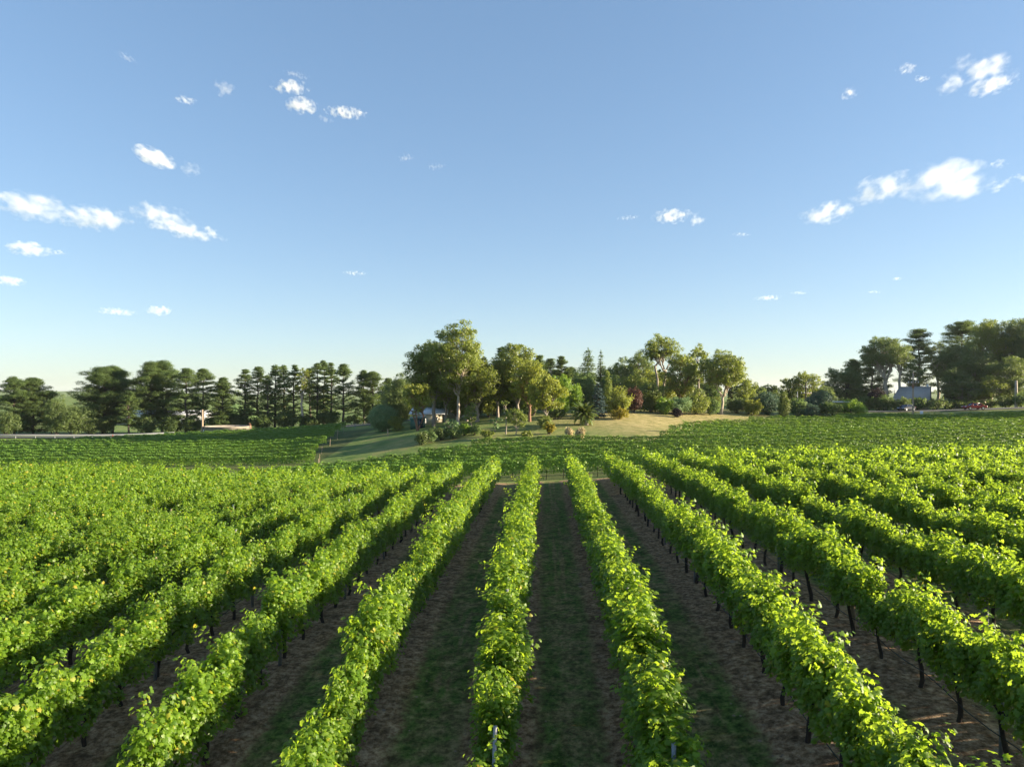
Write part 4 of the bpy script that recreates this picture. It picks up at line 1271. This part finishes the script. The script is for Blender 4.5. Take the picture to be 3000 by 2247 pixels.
# concrete tank, its ladder, pole, meter box
tk = thing('water_tank', 'low round concrete water tank with a ladder at its right end', 'tank', at(667, 149))
mb = MB(); R_ = 4.6
lathe(mb, [(R_, -.8), (R_, 1.38), (R_ + .06, 1.40), (R_ + .06, 1.55), (R_ - .18, 1.55), (R_ - .18, .1), (0, .1)], 48); mb.build('wall', M['concrete'], tk, False)
mb = MB()
for dx in (-.25, .25):
    tube(mb, [(R_ + .55, dx, -.2), (R_ + .2, dx, 1.6), (R_ + .05, dx, 2.1), (R_ - .3, dx, 2.15), (R_ - .5, dx, 1.5)], .045, 6)
for q in range(6): tube(mb, [(R_ + .5 - .06 * q, -.25, .1 + .3 * q), (R_ + .5 - .06 * q, .25, .1 + .3 * q)], .03, 5)
mb.build('ladder', M['rust'], tk)

def pole(x, d, ytop, label, mat='timber', arm=True, name='utility_pole', r=.15, group=None):
    p = at(x, d)
    t = thing(name, label, 'pole', p, 0, group)
    h = CAM_Z - (ytop - HOR) / FPX * d - p[2]
    mb = MB(); lathe(mb, [(r * 1.15, -.3), (r, h * .5), (r * .8, h), (0, h + .02)], 10); mb.build('shaft', M[mat], t, True)
    if arm:
        mb = MB(); box(mb, (0, -.16, h - 2.2), (2.2, .12, .14)); a = mb.build('crossarm', M['timber'], t)
        for q in (-1.0, -.4, .4, 1.0):
            mb = MB(); lathe(mb, [(.06, h - 2.13), (.09, h - 2.05), (.05, h - 1.9), (0, h - 1.88)], 8, (q, -.16, 0)); mb.build('insulator', M['white'], a)
    return t, h
pole(593, 148, 1200, 'weathered wooden pole beside the concrete tank', arm=False, r=.2)
t, h = pole(2675, 142, 1090, 'tall wooden utility pole beside the road in front of the house')
mb = MB(); lathe(mb, [(.12, h - 3.2), (.22, h - 3.2), (.22, h - 2.5), (.12, h - 2.4)], 10); mb.build('transformer', M['rust'], t)
pole(2361, 150, 1122, 'dark utility pole above the garden shrubs', 'bark', True)
pole(2336, 148, 1147, 'short pale pole left of the dark utility pole', 'galv', False, 'metal_pole', .09)
pole(2977, 158, 1115, 'pale dead tree stump standing at the right edge', 'bark_pale', False, 'tree_stump', .3)
def wire(pts, label):
    P = []
    for (x0, y0, d0), (x1, y1, d1) in zip(pts[:-1], pts[1:]):
        a = np.array([px(x0, d0), d0, CAM_Z - (y0 - HOR) / FPX * d0]); b = np.array([px(x1, d1), d1, CAM_Z - (y1 - HOR) / FPX * d1])
        s = np.linspace(0, 1, 16)[:, None]
        P.append(a + (b - a) * s - np.array([0, 0, 1]) * np.sin(s * np.pi) * .35)
    mb = MB(); tube(mb, np.concatenate(P), .016, 5)
    tag(mb.build('power_line', M['wire']), label, 'cable', 'power lines along the road')
wire([(2361, 1128, 150), (2675, 1114, 142), (3080, 1118, 150)], 'upper power line running through the tall roadside pole')
wire([(2361, 1134, 150), (2675, 1135, 142), (3080, 1136, 150)], 'lower power line running through the tall roadside pole')
mbx = thing('meter_box', 'white meter box beside the wooden pole and concrete tank', 'box', at(602, 147))
mb = MB(); box(mb, (0, 0, .55), (.75, .5, 1.1)); mb.build('cabinet', M['white'], mbx)
mb = MB(); box(mb, (0, 0, 1.13), (.85, .6, .07)); mb.build('lid', M['galv'], mbx)
sg = thing('roadside_sign', 'small white board on a post beside the road', 'sign', at(2700, 139))
mb = MB(); box(mb, (0, 0, .45), (.6, .06, .95)); mb.build('board', M['white'], sg)
mb = MB(); tube(mb, [(0, .06, -.2), (0, .06, .9)], .04, 6); mb.build('post', M['timber'], sg)
pb = thing('pump_box', 'small grey-brown pump box beside the road under the pines', 'pump box', at(374, 128), .15)
mb = MB(); box(mb, (0, 0, .5), (2.1, 1.3, 1.1)); mb.build('cabinet', M['pink'], pb)
mb = MB(); plate(mb, [(-1.15, -.75, 1.04), (1.15, -.75, 1.14), (1.15, .75, 1.14), (-1.15, .75, 1.04)], .06); mb.build('lid', M['timber'], pb)
mb = MB(); box(mb, (1.07, 0, .5), (.04, .9, .85)); mb.build('door', M['cream'], pb)
fp = thing('fence_post', 'short grey fence post below the dome shaped bush', 'fence post', at(1136, 112))
mb = MB(); tube(mb, [(0, 0, -.2), (.03, 0, 1.1)], .08, 7); mb.build('shaft', M['timber'], fp)
hy_ = thing('marker_post', 'thin red-topped marker post beside the lower road', 'marker post', at(330, 130))
mb = MB(); tube(mb, [(0, 0, -.2), (0, 0, .9)], .05, 6); mb.build('shaft', M['white'], hy_)
mb = MB(); tube(mb, [(0, 0, .9), (0, 0, 1.25)], .07, 6); mb.build('cap', M['taillamp'], hy_)
fg = thing('boundary_fence', 'pale post and rail fence along the slope behind the grass', 'fence', at(1040, 141))
for q in range(5):
    mb = MB(); x0 = -6 + 3 * q; zz = tz(fg.location[0] + x0, 141) - fg.location[2]
    tube(mb, [(x0, 0, zz - .2), (x0, 0, zz + 1.0)], .05, 6); mb.build('post', M['galv'], fg)
for hh in (.5, .9):
    mb = MB(); tube(mb, [(-6 + 3 * q, 0, tz(fg.location[0] - 6 + 3 * q, 141) - fg.location[2] + hh) for q in range(5)], .045, 5); mb.build('rail', M['galv'], fg)

# steel guard rail along the lower road
p = np.array(LROAD, float)
k = np.linspace(0, 3.2, 46)
q = np.stack([np.interp(k, np.arange(len(p)), p[:, i]) for i in (0, 1)], -1)
for _ in range(3): q[1:-1] = (q[:-2] + q[1:-1] * 2 + q[2:]) / 4
q = q - np.array([0, 4.0])
z = terrain(q[:, 0], q[:, 1])
gr = thing('guard_rail', 'long grey steel guard rail in front of the road under the pines', 'guard rail', (q[20, 0], q[20, 1], z[20]))
o3 = np.array([q[20, 0], q[20, 1], z[20]])
mb = MB()
for dz, th in ((.56, .1), (.70, .1)):
    tube(mb, np.column_stack([q, z + dz]) - o3, th, 4)
mb.build('beam', M['galv'], gr)
for i in range(0, 46, 2):
    mb = MB(); box(mb, np.array([q[i, 0], q[i, 1] + .12, z[i] + .25]) - o3, (.14, .1, .95)); mb.build('post', M['galv'], gr)

# cars
def make_car(name, label, cat, loc, rz, paint, lift=0):
    """sedan about 4.5 m long, nose towards -x"""
    c = thing(name, label, cat, loc, rz)
    L = [(-2.2, .38), (-2.25, .62), (-2.05, .76), (-1.1, .90), (1.35, .96), (2.05, .94), (2.22, .70), (2.18, .38)]
    def prof(mb, pts, hw, inset=0.0):
        n = len(pts)
        a = np.array([(x, -hw, zz) for x, zz in pts] + [(x, hw, zz) for x, zz in pts])
        mb.add(a, [(i, (i + 1) % n, (i + 1) % n + n, i + n) for i in range(n)])
        m_ = np.array([(sum(x for x, _ in pts) / n, -hw, .55)]), np.array([(sum(x for x, _ in pts) / n, hw, .55)])
        mb.add(np.concatenate([a[:n], m_[0]]), [((i + 1) % n, i, n) for i in range(n)])
        mb.add(np.concatenate([a[n:], m_[1]]), [(i, (i + 1) % n, n) for i in range(n)])
    mb = MB(); prof(mb, L, .86)
    v = np.array([(-.45, -.62, 1.36), (.9, -.62, 1.38), (.9, .62, 1.38), (-.45, .62, 1.36), (-.45, -.62, 1.42), (.9, -.62, 1.43), (.9, .62, 1.43), (-.45, .62, 1.42)])
    mb.add(v, [(0, 3, 2, 1), (4, 5, 6, 7), (0, 1, 5, 4), (1, 2, 6, 5), (2, 3, 7, 6), (3, 0, 4, 7)])
    for s_ in (-1, 1):
        for a, b in (((-1.12, .80 * s_, .9), (-.45, .62 * s_, 1.38)), ((.15, .80 * s_, .93), (.2, .63 * s_, 1.39)), ((1.55, .80 * s_, .95), (.9, .62 * s_, 1.39))): tube(mb, [a, b], .05, 4)
    mb.build('body', M[paint], c)
    mb = MB()
    a = np.array([(-1.1, -.80, .88), (1.5, -.80, .94), (1.5, .80, .94), (-1.1, .80, .88), (-.45, -.61, 1.365), (.9, -.61, 1.385), (.9, .61, 1.385), (-.45, .61, 1.365)])
    mb.add(a, [(0, 1, 5, 4), (1, 2, 6, 5), (2, 3, 7, 6), (3, 0, 4, 7)])
    mb.build('window', M['glass'], c)
    for x in (-1.38, 1.38):
        for s_ in (-1, 1):
            mb = MB(); tube(mb, [(x, s_ * .70, .33), (x, s_ * .885, .33)], .33, 16); w = mb.build('wheel', M['tyre'], c)
            mb = MB(); tube(mb, [(x, s_ * .88, .33), (x, s_ * .90, .33)], .20, 12); mb.build('rim', M['rim'], w)
    for s_ in (-1, 1):
        mb = MB(); box(mb, (-2.19, s_ * .6, .67), (.12, .36, .13)); mb.build('headlight', M['headlamp'], c)
        mb = MB(); box(mb, (2.17, s_ * .62, .80), (.14, .42, .15)); mb.build('taillight', M['taillamp'], c)
        mb = MB(); box(mb, (-.85, s_ * .95, .98), (.14, .18, .12)); mb.build('mirror', M[paint], c)
    for x in (-2.26, 2.24):
        mb = MB(); box(mb, (x, 0, .46), (.10, 1.64, .16)); mb.build('bumper', M[paint], c)
    return c
X = px(2859, 150); make_car('red_car', 'dark red sedan driving along the road under the tall gums', 'car', (X, 150.6, tz(X, 150.6) + .13), .02, 'redcar')
X = px(2652, 156); make_car('dark_car', 'dark blue sedan on the road left of the tall wooden pole', 'car', (X, 155.6, tz(X, 155.6) + .13), .55, 'darkcar')

# ------------------------------------------------------------------ clouds
def cloud_material():
    m = bpy.data.materials.new('cloud_vapour')
    m.use_nodes = True
    nt = m.node_tree
    nt.nodes.clear()
    out = N(nt, 'ShaderNodeOutputMaterial')
    tc = N(nt, 'ShaderNodeTexCoord').outputs['Object']
    oi = N(nt, 'ShaderNodeObjectInfo')
    sc = N(nt, 'ShaderNodeSeparateXYZ'); nt.links.new(tc, sc.inputs[0])
    ln = N(nt, 'ShaderNodeVectorMath', operation='LENGTH'); nt.links.new(tc, ln.inputs[0])
    # noise in cloud space, stretched back to even proportions by the object's width to height ratio (alpha of its colour)
    cmb = N(nt, 'ShaderNodeCombineXYZ')
    nt.links.new(math_n(nt, 'MULTIPLY', sc.outputs[0], oi.outputs['Alpha']), cmb.inputs[0])
    nt.links.new(math_n(nt, 'ADD', sc.outputs[1], math_n(nt, 'MULTIPLY', oi.outputs['Random'], 60)), cmb.inputs[1])
    nt.links.new(sc.outputs[2], cmb.inputs[2])
    f = noise(nt, 1.45, 5, .55, cmb.outputs[0])
    sep = N(nt, 'ShaderNodeSeparateColor'); nt.links.new(oi.outputs['Color'], sep.inputs[0])
    body = math_n(nt, 'SUBTRACT', sep.outputs[0], math_n(nt, 'MULTIPLY', math_n(nt, 'POWER', ln.outputs['Value'], 1.6), .62))
    val = math_n(nt, 'ADD', math_n(nt, 'MULTIPLY', math_n(nt, 'SUBTRACT', f, .5), 2.6), body)
    mr = N(nt, 'ShaderNodeMapRange', interpolation_type='SMOOTHSTEP')
    nt.links.new(val, mr.inputs[0])
    mr.inputs[1].default_value = 0.0; mr.inputs[2].default_value = 1.05; mr.inputs[3].default_value = 0; mr.inputs[4].default_value = 1
    dens = math_n(nt, 'MULTIPLY', mr.outputs[0], math_n(nt, 'MULTIPLY', sep.outputs[1], .1))
    v = N(nt, 'ShaderNodeVolumePrincipled')
    v.inputs['Color'].default_value = (1, 1, 1, 1)
    v.inputs['Anisotropy'].default_value = .1
    nt.links.new(dens, v.inputs['Density'])
    nt.links.new(v.outputs[0], out.inputs['Volume'])
    m.cycles.volume_step_rate = 1.0
    return m
CLM = cloud_material()
mb = MB()
th = np.linspace(0, np.pi, 9); ph = np.linspace(0, 2 * np.pi, 16, endpoint=False)
T, P_ = np.meshgrid(th, ph, indexing='ij')
v = np.stack([np.sin(T) * np.cos(P_), np.sin(T) * np.sin(P_), np.cos(T)], -1).reshape(-1, 3)
i, j = np.meshgrid(np.arange(8), np.arange(16), indexing='ij'); k = (j + 1) % 16
mb.add(v, np.stack([(i + 1) * 16 + j, (i + 1) * 16 + k, i * 16 + k, i * 16 + j], -1).reshape(-1, 4))
CLOUD = mb.mesh('cloud', CLM)
GC = 'small scattered clouds'
#  x, y, half width, half height (photo pixels), solidity, opacity, tilt, label
CL = [
 (850, 256, 56, 17, .46, 1.0, 0, 'round white puff, upper one of the pair left of centre high in the sky'),
 (885, 311, 46, 20, .50, 1.0, 0, 'round white puff, lower one of the pair left of centre high in the sky'),
 (1015, 331, 70, 18, .42, .9, 5, 'thin flat cloud streak right of the pair of puffs'),
 (656, 260, 32, 24, .34, .6, 10, 'small ragged cloud left of the pair of puffs'),
 (546, 295, 36, 12, .34, .6, 5, 'tiny flat cloud low left of the small ragged one'),
 (868, 220, 42, 10, .25, .4, 10, 'faint wisp just above the pair of puffs'),
 (955, 352, 24, 16, .24, .4, 10, 'faint wisp below the pair of puffs'),
 (452, 461, 66, 30, .60, 1.0, 20, 'smooth white oblong cloud alone in the left half of the sky'),
 (560, 496, 34, 22, .32, .5, 0, 'thin fluffy cloud right of the smooth oblong one'),
 (95, 605, 140, 48, .40, 1.0, 4, 'broad cloud at the left end of the long bank'),
 (275, 640, 130, 40, .42, 1.0, 3, 'middle cloud of the long bank on the left'),
 (480, 635, 100, 42, .40, 1.0, 12, 'upper right cloud of the long bank on the left'),
 (545, 675, 130, 30, .40, .9, 10, 'lower right tapering cloud of the long bank on the left'),
 (85, 730, 70, 25, .50, 1.0, 3, 'low white cloud below the long bank near the left edge'),
 (172, 740, 30, 9, .32, .5, 3, 'small tail of cloud right of the low white cloud'),
 (25, 823, 48, 16, .42, .8, 3, 'low pale cloud touching the left edge'),
 (342, 913, 60, 12, .42, .7, 4, 'thin flat cloud low above the pines'),
 (467, 910, 34, 15, .48, .8, 0, 'small oval cloud low above the pines'),
 (1040, 800, 40, 8, .32, .6, 3, 'tiny cloud streak above the left of the grove'),
 (1190, 463, 28, 11, .24, .4, -15, 'faint wisp near the middle of the sky'),
 (1278, 488, 32, 10, .26, .4, -5, 'faint thin wisp right of the other middle wisp'),
 (375, 170, 44, 11, .22, .35, 25, 'faint slanting wisp high on the left'),
 (1966, 633, 58, 21, .42, .9, -3, 'small white cloud right of centre above the gums'),
 (2044, 644, 26, 22, .36, .8, 20, 'little cloud touching the small white one right of centre'),
 (1840, 638, 38, 7, .28, .5, -5, 'thin streak left of the small white cloud'),
 (2172, 687, 32, 7, .28, .4, 0, 'faint streak between the small clouds and the big cumulus'),
 (2765, 535, 130, 72, .44, 1.0, 0, 'largest bright cumulus on the right'),
 (2585, 552, 100, 48, .40, 1.0, -12, 'bright cumulus joined to the left of the largest one'),
 (2424, 625, 84, 38, .38, 1.0, -4, 'bright cumulus low left of the largest one'),
 (2925, 545, 44, 20, .26, .6, -10, 'ragged wisp right of the largest cumulus'),
 (2924, 482, 26, 14, .30, .6, 0, 'small puff above right of the largest cumulus'),
 (2885, 205, 96, 46, .34, 1.0, 20, 'broken white cloud high near the right edge'),
 (2905, 250, 76, 32, .38, 1.0, -10, 'lower half of the broken cloud near the right edge'),
 (2785, 248, 36, 32, .44, 1.0, -40, 'small white cloud left of the broken cloud'),
 (2655, 203, 28, 15, .36, .7, 0, 'small puff further left of the broken cloud'),
 (2700, 232, 24, 9, .32, .6, 5, 'tiny puff between two clouds high on the right'),
 (2488, 274, 26, 18, .36, .7, -30, 'little slanting cloud alone high on the right'),
 (2250, 873, 44, 9, .36, .6, -3, 'low thin cloud above the gap in the right trees'),
 (2340, 858, 34, 6, .26, .5, 0, 'faint low streak right of the low thin cloud'),
 (2628, 817, 18, 6, .30, .6, 0, 'tiny cloud low above the right woods'),
 (2560, 855, 26, 6, .26, .4, 0, 'faint low streak above the right woods'),
 (2990, 522, 30, 18, .30, .6, 0, 'ragged puff cut off by the right edge'),
]
for x, y, a, b, so_, op, tilt, lb in CL:
    el = max(.05, math.atan2((HOR - y), FPX))
    d = min(5200.0, 700.0 / math.tan(el))
    o = link('cloud', CLOUD)
    if a > 60: a, b = a * .93, b * .84
    sx = a / FPX * d * 1.10; sz = b / FPX * d * 1.12
    o.location = (px(x, d), d, CAM_Z + (HOR - y) / FPX * d)
    o.scale = (sx, min(sx, sz * 2.2) , sz)
    o.rotation_euler = (0, math.radians(tilt), 0)
    o.color = (so_, op * 1.0 / sz * 11.0, 0, max(1.0, sx / sz))
    tag(o, lb, 'cloud', GC)

# ------------------------------------------------------------------ haze
HAZE = 0.00006
if HAZE:
    mb = MB(); box(mb, (0, 0, 28), (14600, 14600, 96))
    m = bpy.data.materials.new('haze'); m.use_nodes = True
    nt = m.node_tree; nt.nodes.clear()
    out = N(nt, 'ShaderNodeOutputMaterial'); v = N(nt, 'ShaderNodeVolumePrincipled')
    v.inputs['Color'].default_value = (.86, .92, 1.0, 1); v.inputs['Density'].default_value = HAZE; v.inputs['Anisotropy'].default_value = .2
    nt.links.new(v.outputs[0], out.inputs['Volume'])
    tag(mb.build('haze', m), 'thin pale summer haze over the valley', 'haze', kind='stuff')
